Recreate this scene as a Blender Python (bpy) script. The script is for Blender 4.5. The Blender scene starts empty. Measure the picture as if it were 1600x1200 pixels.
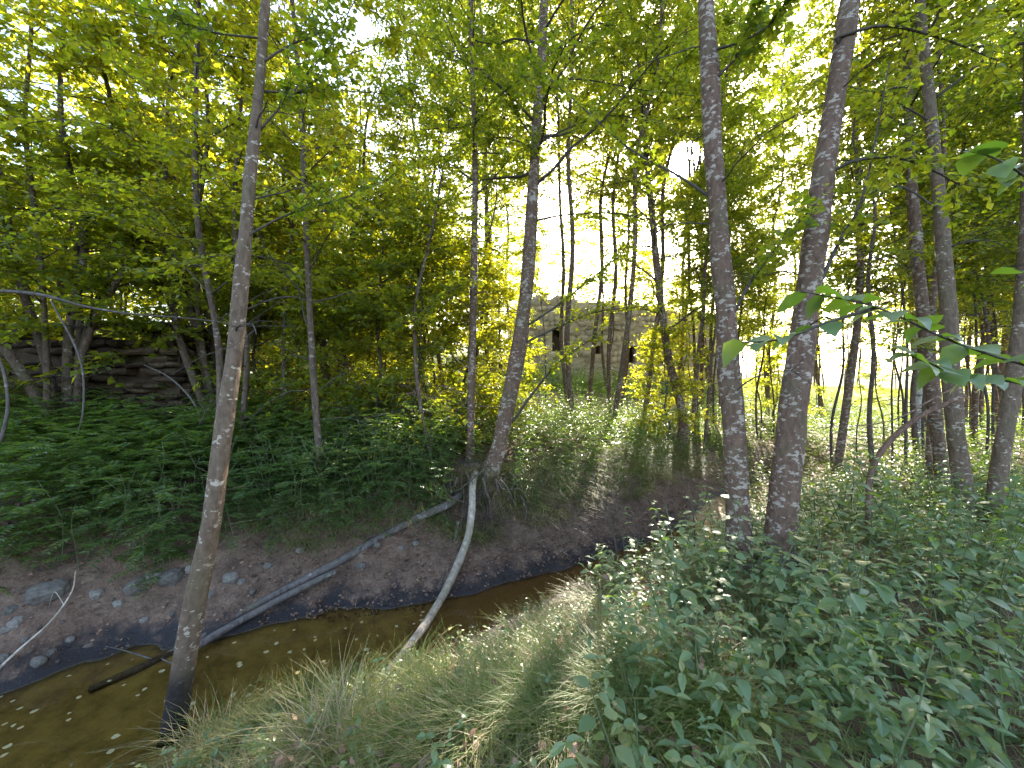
import bpy, math, random
import numpy as np
from mathutils import Vector, Matrix

# ------------------------------------------------------------------ camera, sky, sun, exposure
CAMZ = 2.4            # camera height over the creek's water level (z = 0)
SC = bpy.context.scene
COL = SC.collection
cam_d = bpy.data.cameras.new('camera'); cam_d.sensor_width = 36.0; cam_d.lens = 13.5
cam_d.clip_start = 0.05; cam_d.clip_end = 3000
cam = bpy.data.objects.new('camera', cam_d); COL.objects.link(cam)
cam.location = (0, 0, CAMZ); cam.rotation_euler = (math.radians(90), 0, 0)
SC.camera = cam
SUN = np.array([0.45, 1.0, 0.583]); SUN /= np.linalg.norm(SUN)
SUN_EL = math.asin(SUN[2]); SUN_AZ = math.atan2(SUN[0], SUN[1])
world = bpy.data.worlds.new('World'); SC.world = world; world.use_nodes = True
wn = world.node_tree.nodes; wl = world.node_tree.links; wn.clear()
wo = wn.new('ShaderNodeOutputWorld'); bg = wn.new('ShaderNodeBackground')
sky = wn.new('ShaderNodeTexSky'); sky.sky_type = 'NISHITA'; sky.sun_disc = False
sky.sun_elevation = SUN_EL; sky.sun_rotation = SUN_AZ
sky.air_density = 1.0; sky.dust_density = 3.0; sky.ozone_density = 1.0
bg.inputs['Strength'].default_value = 0.15
wl.new(sky.outputs[0], bg.inputs['Color'])
# the sun's own disc and its small aureole in the sky, where the sun lamp stands
tc = wn.new('ShaderNodeTexCoord'); dt = wn.new('ShaderNodeVectorMath'); dt.operation = 'DOT_PRODUCT'
dt.inputs[1].default_value = tuple(SUN)
nz = wn.new('ShaderNodeVectorMath'); nz.operation = 'NORMALIZE'
wl.new(tc.outputs['Generated'], nz.inputs[0]); wl.new(nz.outputs[0], dt.inputs[0])
mr = wn.new('ShaderNodeMapRange'); mr.interpolation_type = 'SMOOTHSTEP'
mr.inputs['From Min'].default_value = math.cos(math.radians(2.3)); mr.inputs['From Max'].default_value = math.cos(math.radians(1.2))
mr.inputs['To Min'].default_value = 0; mr.inputs['To Max'].default_value = 14
wl.new(dt.outputs['Value'], mr.inputs['Value'])
bg2 = wn.new('ShaderNodeBackground'); bg2.inputs['Color'].default_value = (1, .95, .86, 1)
wl.new(mr.outputs[0], bg2.inputs['Strength'])
addw = wn.new('ShaderNodeAddShader'); wl.new(bg.outputs[0], addw.inputs[0]); wl.new(bg2.outputs[0], addw.inputs[1])
wl.new(addw.outputs[0], wo.inputs['Surface'])
sun_d = bpy.data.lights.new('sun', 'SUN'); sun_d.energy = 5.0; sun_d.angle = math.radians(0.5); sun_d.color = (1.0, .90, .76)
sun = bpy.data.objects.new('sun', sun_d); COL.objects.link(sun)
sun.rotation_euler = Vector(tuple(-SUN)).to_track_quat('-Z', 'Y').to_euler()
sun.location = (20, 40, 30)
SC.view_settings.view_transform = 'Standard'; SC.view_settings.look = 'None'
SC.view_settings.exposure = 2.95; SC.view_settings.gamma = 1.0; SC.view_settings.use_curve_mapping = False
SC.cycles.use_denoising = True
SC.cycles.max_bounces = 9; SC.cycles.diffuse_bounces = 4; SC.cycles.transmission_bounces = 6
SC.cycles.glossy_bounces = 2; SC.cycles.transparent_max_bounces = 8
SC.cycles.sample_clamp_indirect = 6.0; SC.cycles.caustics_reflective = False; SC.cycles.caustics_refractive = False

rng = np.random.default_rng(11); random.seed(5)
def P(u, v, d):
    """a point seen at (u, v) of the 1600x1200 photograph, d metres ahead"""
    return np.array([(u - 800) / 600 * d, d, CAMZ + (600 - v) / 600 * d])
def nrm(a): return a / np.maximum(np.linalg.norm(a, axis=-1, keepdims=True), 1e-9)
def sstep(a, b, x):
    t = np.clip((np.asarray(x, float) - a) / (b - a), 0, 1); return t * t * (3 - 2 * t)
_lat = np.random.default_rng(3).random((64, 64))
def vnoise(x, y):
    x = np.asarray(x, float); y = np.asarray(y, float)
    xi = np.floor(x).astype(int); yi = np.floor(y).astype(int); fx = x - xi; fy = y - yi
    fx = fx * fx * (3 - 2 * fx); fy = fy * fy * (3 - 2 * fy)
    g = lambda a, b: _lat[a % 64, b % 64]
    return (g(xi, yi) * (1 - fx) + g(xi + 1, yi) * fx) * (1 - fy) + (g(xi, yi + 1) * (1 - fx) + g(xi + 1, yi + 1) * fx) * fy - .5

# ------------------------------------------------------------------ mesh helpers
class MB:
    def __init__(s): s.v = []; s.q = []; s.t = []; s.n = 0
    def add(s, v, f):
        v = np.asarray(v, float); f = np.asarray(f, int)
        if len(v) == 0 or len(f) == 0: return s
        s.v.append(v); (s.q if f.shape[1] == 4 else s.t).append(f + s.n); s.n += len(v); return s
    def add2(s, v, q, t):
        s.v.append(v)
        if len(q): s.q.append(np.asarray(q) + s.n)
        if len(t): s.t.append(np.asarray(t) + s.n)
        s.n += len(v); return s
    def mesh(s, name, mat, smooth=True):
        me = bpy.data.meshes.new(name)
        if s.n == 0: return me
        v = np.concatenate(s.v); q = np.concatenate(s.q) if s.q else np.zeros((0, 4), int)
        t = np.concatenate(s.t) if s.t else np.zeros((0, 3), int)
        me.vertices.add(len(v)); me.vertices.foreach_set('co', v.astype(np.float32).ravel())
        nl = q.size + t.size; me.loops.add(nl)
        me.loops.foreach_set('vertex_index', np.concatenate([q.ravel(), t.ravel()]).astype(np.int32))
        me.polygons.add(len(q) + len(t))
        st = np.concatenate([np.arange(len(q)) * 4, q.size + np.arange(len(t)) * 3]).astype(np.int32)
        me.polygons.foreach_set('loop_start', st)
        me.polygons.foreach_set('use_smooth', np.full(len(q) + len(t), smooth))
        me.materials.append(mat); me.update(calc_edges=True); return me
def link(name, me, parent=None, M=None):
    o = bpy.data.objects.new(name, me); COL.objects.link(o)
    if parent is not None: o.parent = parent
    if M is not None: o.matrix_local = M
    return o
def tag(o, label, cat=None, group=None, kind=None):
    if label: o['label'] = label
    if cat: o['category'] = cat
    if group: o['group'] = group
    if kind: o['kind'] = kind
    return o
def thing(name, label, cat, loc=(0, 0, 0), rz=0, sc=1, group=None):
    o = bpy.data.objects.new(name, None); COL.objects.link(o); o.empty_display_size = .1
    o.location = tuple(float(c) for c in loc); o.rotation_euler = (0, 0, rz); o.scale = (sc, sc, sc)
    return tag(o, label, cat, group)
def spline(pts, n):
    p = np.asarray(pts, float); k = len(p)
    if k < 3:
        t = np.linspace(0, 1, n)[:, None]; return p[0] * (1 - t) + p[-1] * t
    e = np.vstack([2 * p[0] - p[1], p, 2 * p[-1] - p[-2]])
    s = np.linspace(0, k - 1 - 1e-6, n); i = s.astype(int); t = (s - i)[:, None]
    a, b, c, d = e[i], e[i + 1], e[i + 2], e[i + 3]
    return .5 * (2 * b + (c - a) * t + (2 * a - 5 * b + 4 * c - d) * t ** 2 + (3 * b - a - 3 * c + d) * t ** 3)
def tube(pts, rad, sides=6, wob=0.0, seed=0):
    p = np.asarray(pts, float); n = len(p); rad = np.broadcast_to(np.asarray(rad, float), (n,))
    tan = nrm(np.gradient(p, axis=0))
    ref = np.array([0, 1, 0.]) if abs(tan[:, 1]).mean() < .75 else np.array([1., 0, 0])
    a = nrm(np.cross(tan, ref)); b = np.cross(tan, a)
    th = np.linspace(0, 2 * np.pi, sides, endpoint=False)
    R = rad[:, None] * np.ones(sides)
    if wob:
        i = np.arange(n)[:, None]; R = R * (1 + wob * 2 * vnoise(np.cos(th)[None] * 1.3 + i * .35 + seed * 7.3, np.sin(th)[None] * 1.3 + seed * 3.1 + i * .11))
    v = p[:, None] + R[..., None] * (np.cos(th)[None, :, None] * a[:, None] + np.sin(th)[None, :, None] * b[:, None])
    i = np.arange(n - 1)[:, None] * sides; j = np.arange(sides)[None]; k = (j + 1) % sides
    f = np.stack([i + j, i + k, i + sides + k, i + sides + j], -1).reshape(-1, 4)
    v = v.reshape(-1, 3); m = len(v); v = np.vstack([v, p[-1] + tan[-1] * rad[-1] * .4, p[0]])
    jj = np.arange(sides); kk = (jj + 1) % sides
    caps = np.vstack([np.stack([(n - 1) * sides + jj, (n - 1) * sides + kk, np.full(sides, m)], -1),
                      np.stack([kk, jj, np.full(sides, m + 1)], -1)])
    return v, f, caps
def add_tube(mb, pts, rad, sides=6, wob=0., seed=0):
    v, q, t = tube(pts, rad, sides, wob, seed); mb.add2(v, q, t)
# leaf templates: (length, width, lift)
LEAF2 = (np.array([[0, 0, 0], [.45, .34, .09], [.45, -.34, .09], [1, 0, -.06]]), np.array([[0, 3, 1], [0, 2, 3]]))
LANCE2 = (np.array([[0, 0, 0], [.35, .21, .06], [.35, -.21, .06], [1, 0, -.10]]), np.array([[0, 3, 1], [0, 2, 3]]))
_x = [.18, .48, .78]; _w = [.26, .36, .22]; _z = [.02, 0, -.07]; _l = [.07, .1, .05]
_v = [[0, 0, 0]]
for a, b, c, d in zip(_x, _w, _z, _l): _v += [[a, 0, c], [a - .02, b, c + d], [a - .02, -b, c + d]]
_v += [[1.04, 0, -.2]]
_f = [[0, 1, 2], [0, 3, 1], [7, 10, 8], [7, 9, 10]]
for i in (0, 1):
    m, l, r = 1 + 3 * i, 2 + 3 * i, 3 + 3 * i
    _f += [[m, m + 3, l + 3], [m, l + 3, l], [m, r, r + 3], [m, r + 3, m + 3]]
OVATE = (np.array(_v, float), np.array(_f))
LANCE6 = (OVATE[0] * [1, .58, 1], OVATE[1])
def place(tpl, pos, axis, normal, size):
    tv, tf = tpl; pos = np.atleast_2d(pos); n = len(pos)
    a = nrm(np.atleast_2d(axis)); b = nrm(np.cross(np.atleast_2d(normal), a)); c = np.cross(a, b)
    size = np.broadcast_to(size, (n,))
    v = pos[:, None] + size[:, None, None] * (tv[None, :, 0:1] * a[:, None] + tv[None, :, 1:2] * b[:, None] + tv[None, :, 2:3] * c[:, None])
    f = tf[None] + (np.arange(n) * len(tv))[:, None, None]
    return v.reshape(-1, 3), f.reshape(-1, tf.shape[1])

# ------------------------------------------------------------------ materials
def newmat(name):
    m = bpy.data.materials.new(name); m.use_nodes = True; m.node_tree.nodes.clear(); return m, m.node_tree.nodes, m.node_tree.links
def ramp(nodes, stops):
    r = nodes.new('ShaderNodeValToRGB'); e = r.color_ramp.elements
    while len(e) < len(stops): e.new(.5)
    for k, (p, c) in zip(e, stops): k.position = p; k.color = (*c, 1)
    return r
def leaf_mat(name, stops, tstops, mix=.5, rough=.42, spec=.4, per_obj=True):
    m, N, L = newmat(name)
    geo = N.new('ShaderNodeNewGeometry'); oi = N.new('ShaderNodeObjectInfo')
    ma = N.new('ShaderNodeMath'); ma.operation = 'ADD'; ma2 = N.new('ShaderNodeMath'); ma2.operation = 'MULTIPLY'
    ma2.inputs[1].default_value = .35
    L.new(oi.outputs['Random'], ma2.inputs[0])
    k = N.new('ShaderNodeMath'); k.operation = 'MULTIPLY'; k.inputs[1].default_value = .65
    L.new(geo.outputs['Random Per Island'], k.inputs[0]); L.new(k.outputs[0], ma.inputs[0]); L.new(ma2.outputs[0], ma.inputs[1])
    r1 = ramp(N, stops); r2 = ramp(N, tstops); L.new(ma.outputs[0], r1.inputs[0]); L.new(ma.outputs[0], r2.inputs[0])
    p = N.new('ShaderNodeBsdfPrincipled'); p.inputs['Roughness'].default_value = rough; p.inputs['Specular IOR Level'].default_value = spec
    L.new(r1.outputs[0], p.inputs['Base Color'])
    t = N.new('ShaderNodeBsdfTranslucent'); L.new(r2.outputs[0], t.inputs['Color'])
    mx = N.new('ShaderNodeMixShader'); mx.inputs[0].default_value = mix
    L.new(p.outputs[0], mx.inputs[1]); L.new(t.outputs[0], mx.inputs[2])
    o = N.new('ShaderNodeOutputMaterial'); L.new(mx.outputs[0], o.inputs['Surface']); return m
def surf_mat(name, build):
    m, N, L = newmat(name); p = N.new('ShaderNodeBsdfPrincipled'); o = N.new('ShaderNodeOutputMaterial')
    L.new(p.outputs[0], o.inputs['Surface']); build(N, L, p); return m
def noise(N, L, vec, scale, detail=4, rough=.6):
    n = N.new('ShaderNodeTexNoise'); n.inputs['Scale'].default_value = scale; n.inputs['Detail'].default_value = detail
    n.inputs['Roughness'].default_value = rough
    if vec is not None: L.new(vec, n.inputs['Vector'])
    return n
def mixc(N, L, fac, a, b):
    m = N.new('ShaderNodeMix'); m.data_type = 'RGBA'
    if isinstance(fac, (int, float)): m.inputs[0].default_value = fac
    else: L.new(fac, m.inputs[0])
    for s, c in ((m.inputs[6], a), (m.inputs[7], b)):
        if isinstance(c, tuple): s.default_value = (*c, 1)
        else: L.new(c, s)
    return m.outputs[2]
def bark_mat(name, dark, light, spot, spots=.62, spot_scale=9.0, stretch=.45, wet=0):
    def b(N, L, p):
        t = N.new('ShaderNodeTexCoord'); mp = N.new('ShaderNodeMapping'); mp.inputs['Scale'].default_value = (1, 1, 1.7)
        L.new(t.outputs['Object'], mp.inputs['Vector'])
        mv = N.new('ShaderNodeMapping'); mv.inputs['Scale'].default_value = (1, 1, stretch); L.new(t.outputs['Object'], mv.inputs['Vector'])
        n1 = noise(N, L, mv.outputs[0], 26, 6, .65); n2 = noise(N, L, mp.outputs[0], spot_scale, 5, .62); n3 = noise(N, L, t.outputs['Object'], 2.2, 3)
        r = ramp(N, [(.3, dark), (.7, light)]); L.new(n1.outputs[0], r.inputs[0])
        n4 = noise(N, L, t.outputs['Object'], spot_scale * .35, 4, .6); ad = N.new('ShaderNodeMath'); ad.operation = 'MULTIPLY_ADD'; ad.inputs[1].default_value = .55
        L.new(n4.outputs[0], ad.inputs[0]); L.new(n2.outputs[0], ad.inputs[2])
        s = ramp(N, [(spots * .5 + .172, (0, 0, 0)), (spots * .5 + .20, (.72, .72, .72))])
        hf = N.new('ShaderNodeMath'); hf.operation = 'MULTIPLY'; hf.inputs[1].default_value = .56; L.new(ad.outputs[0], hf.inputs[0]); L.new(hf.outputs[0], s.inputs[0])
        c = mixc(N, L, s.outputs[0], r.outputs[0], spot)
        if wet:
            sx = N.new('ShaderNodeSeparateXYZ'); L.new(t.outputs['Object'], sx.inputs[0]); mz = N.new('ShaderNodeMath'); mz.operation = 'MULTIPLY_ADD'; mz.inputs[1].default_value = -.25
            L.new(n1.outputs[0], mz.inputs[0]); L.new(sx.outputs[2], mz.inputs[2]); wr = N.new('ShaderNodeMapRange'); wr.inputs['From Min'].default_value = wet; wr.inputs['From Max'].default_value = wet + .12
            wr.inputs['To Min'].default_value = .9; wr.inputs['To Max'].default_value = 0; L.new(mz.outputs[0], wr.inputs['Value']); c = mixc(N, L, wr.outputs[0], c, (.022, .017, .015))
        mossy = ramp(N, [(.5, (0, 0, 0)), (.75, (.5, .5, .5))]); L.new(n3.outputs[0], mossy.inputs[0])
        c = mixc(N, L, mossy.outputs[0], c, (.10, .105, .05))
        L.new(c, p.inputs['Base Color']); p.inputs['Roughness'].default_value = .85; p.inputs['Specular IOR Level'].default_value = .2
        bp = N.new('ShaderNodeBump'); bp.inputs['Strength'].default_value = 1.0; bp.inputs['Distance'].default_value = .018
        L.new(n1.outputs[0], bp.inputs['Height']); L.new(bp.outputs[0], p.inputs['Normal'])
    return surf_mat(name, b)
M_leaf = leaf_mat('alder_leaf', [(0, (.035, .075, .012)), (.55, (.06, .11, .018)), (1, (.11, .14, .02))],
                  [(0, (.22, .34, .012)), (.5, (.42, .48, .016)), (1, (.72, .64, .025))], .55)
M_leafy = leaf_mat('willow_leaf', [(0, (.06, .10, .014)), (.6, (.10, .14, .02)), (1, (.15, .165, .028))],
                   [(0, (.30, .40, .012)), (.5, (.52, .55, .016)), (1, (.80, .68, .02))], .58)
M_herb = leaf_mat('herb_leaf', [(0, (.045, .075, .028)), (.6, (.08, .115, .04)), (1, (.135, .155, .05))],
                  [(0, (.12, .28, .02)), (.6, (.25, .42, .02)), (1, (.42, .52, .03))], .42, .4, .45)
M_broad = leaf_mat('broad_leaf', [(0, (.065, .105, .05)), (.45, (.10, .15, .07)), (.82, (.15, .19, .085)), (1, (.26, .24, .08))],
                   [(0, (.16, .34, .02)), (.6, (.32, .5, .02)), (1, (.5, .6, .03))], .36, .38, .5)
M_grass = leaf_mat('grass_blade', [(0, (.05, .10, .02)), (.42, (.10, .14, .035)), (.68, (.22, .19, .09)), (1, (.42, .34, .20))],
                   [(0, (.2, .34, .02)), (.55, (.36, .44, .04)), (.8, (.4, .34, .12)), (1, (.45, .38, .2))], .4, .5, .3)
M_meadow = leaf_mat('meadow_grass', [(0, (.08, .14, .03)), (.6, (.14, .19, .04)), (1, (.26, .24, .08))],
                    [(0, (.3, .42, .03)), (1, (.5, .5, .06))], .45, .6, .2)
M_litter = leaf_mat('fallen_leaf', [(0, (.08, .045, .03)), (.45, (.19, .11, .075)), (.8, (.33, .21, .14)), (1, (.52, .40, .26))],
                    [(0, (.1, .05, .02)), (1, (.3, .2, .08))], .15, .6, .25)
M_float = leaf_mat('floating_leaf', [(0, (.16, .09, .045)), (.4, (.34, .25, .11)), (.7, (.33, .28, .14)), (1, (.20, .20, .08))],
                   [(0, (.2, .16, .05)), (1, (.3, .25, .08))], .1, .5, .4)
M_bark = bark_mat('bark_pale_blotched', (.075, .043, .028), (.175, .108, .074), (.40, .34, .27), .585, 17)
M_barkl = bark_mat('bark_speckled', (.08, .052, .033), (.175, .122, .082), (.45, .38, .29), .635, 20)
M_barkw = bark_mat('bark_speckled_wet_foot', (.08, .052, .033), (.175, .122, .082), (.45, .38, .29), .635, 20, wet=.3)
M_barkd = bark_mat('bark_dark', (.05, .033, .024), (.15, .105, .075), (.30, .28, .24), .64, 12)
M_twig = bark_mat('bark_twig', (.04, .032, .026), (.10, .08, .065), (.2, .18, .15), .68, 20)
M_dead = bark_mat('dead_wood', (.20, .155, .115), (.46, .38, .30), (.60, .52, .43), .62, 8, .2)
M_birch = bark_mat('birch_bark', (.30, .27, .23), (.55, .51, .45), (.05, .045, .04), .60, 7)
M_log = bark_mat('log_bark', (.06, .048, .042), (.17, .14, .125), (.30, .27, .24), .66, 8, .3)
M_root = bark_mat('root_bark', (.05, .035, .028), (.15, .11, .09), (.2, .17, .14), .7, 10)
M_rust = bark_mat('broken_wood', (.08, .045, .03), (.22, .13, .09), (.36, .27, .21), .64, 14, .25)
def stone_mat(name, a, b, lich):
    def f(N, L, p):
        t = N.new('ShaderNodeTexCoord'); oi = N.new('ShaderNodeObjectInfo')
        n = noise(N, L, t.outputs['Object'], 7, 6, .65); r = ramp(N, [(.3, a), (.7, b)]); L.new(n.outputs[0], r.inputs[0])
        n2 = noise(N, L, t.outputs['Object'], 3, 4); s = ramp(N, [(.55, (0, 0, 0)), (.66, (.7, .7, .7))]); L.new(n2.outputs[0], s.inputs[0])
        c = mixc(N, L, s.outputs[0], r.outputs[0], lich)
        h = N.new('ShaderNodeHueSaturation'); L.new(c, h.inputs['Color'])
        mr = N.new('ShaderNodeMapRange'); mr.inputs['To Min'].default_value = .65; mr.inputs['To Max'].default_value = 1.35
        L.new(oi.outputs['Random'], mr.inputs['Value']); L.new(mr.outputs[0], h.inputs['Value']); L.new(h.outputs[0], p.inputs['Base Color'])
        p.inputs['Roughness'].default_value = .9; p.inputs['Specular IOR Level'].default_value = .2
        bp = N.new('ShaderNodeBump'); bp.inputs['Strength'].default_value = .8; bp.inputs['Distance'].default_value = .02
        L.new(n.outputs[0], bp.inputs['Height']); L.new(bp.outputs[0], p.inputs['Normal'])
    return surf_mat(name, f)
M_slate = stone_mat('dark_schist', (.035, .022, .015), (.105, .068, .044), (.075, .078, .03))
M_stone = stone_mat('grey_stone', (.10, .08, .065), (.23, .195, .165), (.24, .24, .17))
M_peb = stone_mat('brown_pebble', (.085, .06, .045), (.20, .155, .12), (.16, .14, .10))
M_house = stone_mat('lime_rubble', (.40, .32, .26), (.64, .53, .44), (.70, .60, .51))
def ground_b(N, L, p):
    g = N.new('ShaderNodeNewGeometry'); sx = N.new('ShaderNodeSeparateXYZ'); L.new(g.outputs['Position'], sx.inputs[0])
    n1 = noise(N, L, g.outputs['Position'], 5, 8, .7); n2 = noise(N, L, g.outputs['Position'], 45, 5, .7); n3 = noise(N, L, g.outputs['Position'], .8, 4)
    soil = ramp(N, [(.3, (.085, .050, .034)), (.55, (.18, .112, .076)), (.8, (.29, .20, .14))]); L.new(n1.outputs[0], soil.inputs[0])
    fine = ramp(N, [(.35, (.35, .35, .35)), (.65, (1.1, 1.05, 1))]); L.new(n2.outputs[0], fine.inputs[0])
    ml = N.new('ShaderNodeMix'); ml.data_type = 'RGBA'; ml.blend_type = 'MULTIPLY'; ml.inputs[0].default_value = .75
    L.new(soil.outputs[0], ml.inputs[6]); L.new(fine.outputs[0], ml.inputs[7])
    # wet black mud just over the water, ochre-olive silt on the bed
    zz = N.new('ShaderNodeMath'); zz.operation = 'MULTIPLY_ADD'; zz.inputs[1].default_value = .5; L.new(n1.outputs[0], zz.inputs[0]); L.new(sx.outputs[2], zz.inputs[2])
    wet = N.new('ShaderNodeMapRange'); wet.interpolation_type = 'SMOOTHSTEP'; L.new(zz.outputs[0], wet.inputs['Value'])
    wet.inputs['From Min'].default_value = .30; wet.inputs['From Max'].default_value = .44; wet.inputs['To Min'].default_value = 1; wet.inputs['To Max'].default_value = 0
    c = mixc(N, L, wet.outputs[0], ml.outputs[2], (.022, .017, .017))
    silt = ramp(N, [(.35, (.16, .115, .04)), (.6, (.34, .26, .09)), (.75, (.26, .22, .07))]); L.new(n1.outputs[0], silt.inputs[0])
    rusty = N.new('ShaderNodeMapRange'); rusty.interpolation_type = 'SMOOTHSTEP'; L.new(sx.outputs[0], rusty.inputs['Value'])
    rusty.inputs['From Min'].default_value = -1.6; rusty.inputs['From Max'].default_value = -.2
    silt2 = mixc(N, L, rusty.outputs[0], silt.outputs[0], (.20, .12, .05))
    bed = N.new('ShaderNodeMapRange'); bed.interpolation_type = 'SMOOTHSTEP'; L.new(sx.outputs[2], bed.inputs['Value'])
    bed.inputs['From Min'].default_value = -.03; bed.inputs['From Max'].default_value = .012; bed.inputs['To Min'].default_value = 1; bed.inputs['To Max'].default_value = 0
    c = mixc(N, L, bed.outputs[0], c, silt2)
    far = N.new('ShaderNodeMapRange'); far.interpolation_type = 'SMOOTHSTEP'; L.new(sx.outputs[1], far.inputs['Value'])
    far.inputs['From Min'].default_value = 9; far.inputs['From Max'].default_value = 22
    c = mixc(N, L, far.outputs[0], c, (.13, .15, .045))
    L.new(c, p.inputs['Base Color'])
    ro = N.new('ShaderNodeMapRange'); L.new(wet.outputs[0], ro.inputs['Value']); ro.inputs['To Min'].default_value = .92; ro.inputs['To Max'].default_value = .58
    L.new(ro.outputs[0], p.inputs['Roughness']); p.inputs['Specular IOR Level'].default_value = .3
    bp = N.new('ShaderNodeBump'); bp.inputs['Strength'].default_value = .9; bp.inputs['Distance'].default_value = .035
    ad = N.new('ShaderNodeMath'); ad.operation = 'MULTIPLY_ADD'; ad.inputs[1].default_value = .4; L.new(n2.outputs[0], ad.inputs[0]); L.new(n1.outputs[0], ad.inputs[2])
    L.new(ad.outputs[0], bp.inputs['Height']); L.new(bp.outputs[0], p.inputs['Normal'])
M_ground = surf_mat('forest_soil', ground_b)
def water_mat():
    m, N, L = newmat('creek_water')
    tr = N.new('ShaderNodeBsdfTransparent'); tr.inputs[0].default_value = (.90, .80, .60, 1)
    gl = N.new('ShaderNodeBsdfGlossy'); gl.inputs['Roughness'].default_value = .03; gl.inputs['Color'].default_value = (.9, .9, .9, 1)
    g = N.new('ShaderNodeNewGeometry'); n = noise(N, L, g.outputs['Position'], 3.5, 3, .5); bp = N.new('ShaderNodeBump')
    bp.inputs['Strength'].default_value = .12; bp.inputs['Distance'].default_value = .03; L.new(n.outputs[0], bp.inputs['Height'])
    fr = N.new('ShaderNodeFresnel'); fr.inputs['IOR'].default_value = 1.33; L.new(bp.outputs[0], fr.inputs['Normal']); L.new(bp.outputs[0], gl.inputs['Normal'])
    mx = N.new('ShaderNodeMixShader'); L.new(fr.outputs[0], mx.inputs[0]); L.new(tr.outputs[0], mx.inputs[1]); L.new(gl.outputs[0], mx.inputs[2])
    o = N.new('ShaderNodeOutputMaterial'); L.new(mx.outputs[0], o.inputs['Surface']); return m
M_water = water_mat()
def plain(name, col, rough=.8):
    def f(N, L, p):
        t = N.new('ShaderNodeTexCoord'); n = noise(N, L, t.outputs['Object'], 12, 5)
        r = ramp(N, [(.3, tuple(c * .6 for c in col)), (.7, col)]); L.new(n.outputs[0], r.inputs[0]); L.new(r.outputs[0], p.inputs['Base Color']); p.inputs['Roughness'].default_value = rough
    return surf_mat(name, f)
M_timber = plain('old_timber', (.10, .07, .05)); M_stem = plain('green_stem', (.10, .13, .05)); M_stemr = plain('brown_stem', (.12, .085, .06))

# ------------------------------------------------------------------ terrain
CL = np.array([(-11, -3.0), (-6, .75), (-4.2, 2.0), (-3.1, 2.75), (-2.1, 3.25), (-1.0, 3.72), (.2, 4.45), (1.4, 5.15), (2.8, 6.05), (5, 8), (9, 11), (14, 15), (24, 22), (60, 45)])
CW = np.array([1.3, 1.0, .85, .75, .66, .42, .26, .22, .30, .45, .5, .6, .7, .8])
_c = spline(np.column_stack([CL, CW]), 240)
def creek(x, y):
    """signed distance from the creek's middle line (far side positive) and its half width"""
    x = np.asarray(x, float).ravel(); y = np.asarray(y, float).ravel()
    best = np.full(x.shape, 1e9); s = np.zeros_like(x); w = np.zeros_like(x)
    for i in range(len(_c) - 1):
        a, b = _c[i], _c[i + 1]; e = b[:2] - a[:2]; l2 = e @ e
        t = np.clip(((x - a[0]) * e[0] + (y - a[1]) * e[1]) / l2, 0, 1)
        dx = x - a[0] - t * e[0]; dy = y - a[1] - t * e[1]; d = dx * dx + dy * dy
        m = d < best; best[m] = d[m]; s[m] = (np.sqrt(d) * np.sign(e[0] * dy - e[1] * dx))[m]; w[m] = (a[2] * (1 - t) + b[2] * t)[m]
    return s, w
def smin(a, b, k=.25):
    h = np.clip(.5 + .5 * (b - a) / k, 0, 1); return b * (1 - h) + a * h - k * h * (1 - h)
def height(x, y):
    sh = np.shape(x); x = np.asarray(x, float).ravel(); y = np.asarray(y, float).ravel()
    s, w = creek(x, y); w = w * (1 + .5 * vnoise(x * 1.7 + 9, y * 1.7)) + .10 * vnoise(x * 5.1, y * 5.1 + 3) + .06 * vnoise(x * 13, y * 13)
    e = np.abs(s) - w
    slope = .158 + (.085 - .158) * sstep(4, 13, x - .25 * y)
    run = np.clip(e - 1.5, 0, 45)
    far = smin(.80 * e, 1.12 + slope * run, .35)
    near = smin(.48 * e, .74 + .03 * np.clip(e, 0, 40), .3)
    h = np.where(s > 0, far, near)
    bed = -.16 * (1 - (np.clip(np.abs(s) / np.maximum(w, .05), 0, 1)) ** 2)
    h = np.where(e < 0, bed, h)
    amp = sstep(0, .6, e)
    h = h + amp * (.16 * vnoise(x * 1.1, y * 1.1) + .09 * vnoise(x * 3.3 + 5, y * 3.3)) + (.25 + .75 * amp) * (.05 * vnoise(x * 9, y * 9) + .03 * vnoise(x * 23, y * 23)) * sstep(-.05, .1, e)
    h = h + (np.maximum(h, .75 + .05 * np.clip(e, 0, 20)) - h) * sstep(6.2, 9.0, x)
    h = h - .55 * np.exp(-(((x + .62) / .42) ** 2 + ((y - 5.35) / .28) ** 2))       # hollow washed out under the roots
    h = h + .5 * vnoise(x * .11, y * .11) * sstep(12, 30, np.hypot(x, y))
    return h.reshape(sh)
def onto_ground(u, v, d0=1.3, d1=9):
    d = np.arange(d0, d1, .02); q = np.column_stack([(u - 800) / 600 * d, d, CAMZ + (600 - v) / 600 * d]); below = q[:, 2] <= height(q[:, 0], d)
    return q[np.argmax(below)] if below.any() else q[-1]
def hz(x, y): return float(height(np.array([x]), np.array([y]))[0])
u = np.linspace(-1, 1, 300); gx = np.sign(u) * (11 * np.abs(u) + 600 * np.abs(u) ** 7)
w_ = np.linspace(0, 1, 295); gy = -4 + 17 * w_ + 700 * w_ ** 6
GX, GY = np.meshgrid(gx, gy); GZ = height(GX, GY)
nx, ny = len(gx), len(gy); I = np.arange(nx * ny).reshape(ny, nx)
F = np.stack([I[:-1, :-1], I[:-1, 1:], I[1:, 1:], I[1:, :-1]], -1).reshape(-1, 4)
g = MB(); g.add(np.column_stack([GX.ravel(), GY.ravel(), GZ.ravel()]), F)
tag(link('ground', g.mesh('ground', M_ground)), None, kind='structure')
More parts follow.
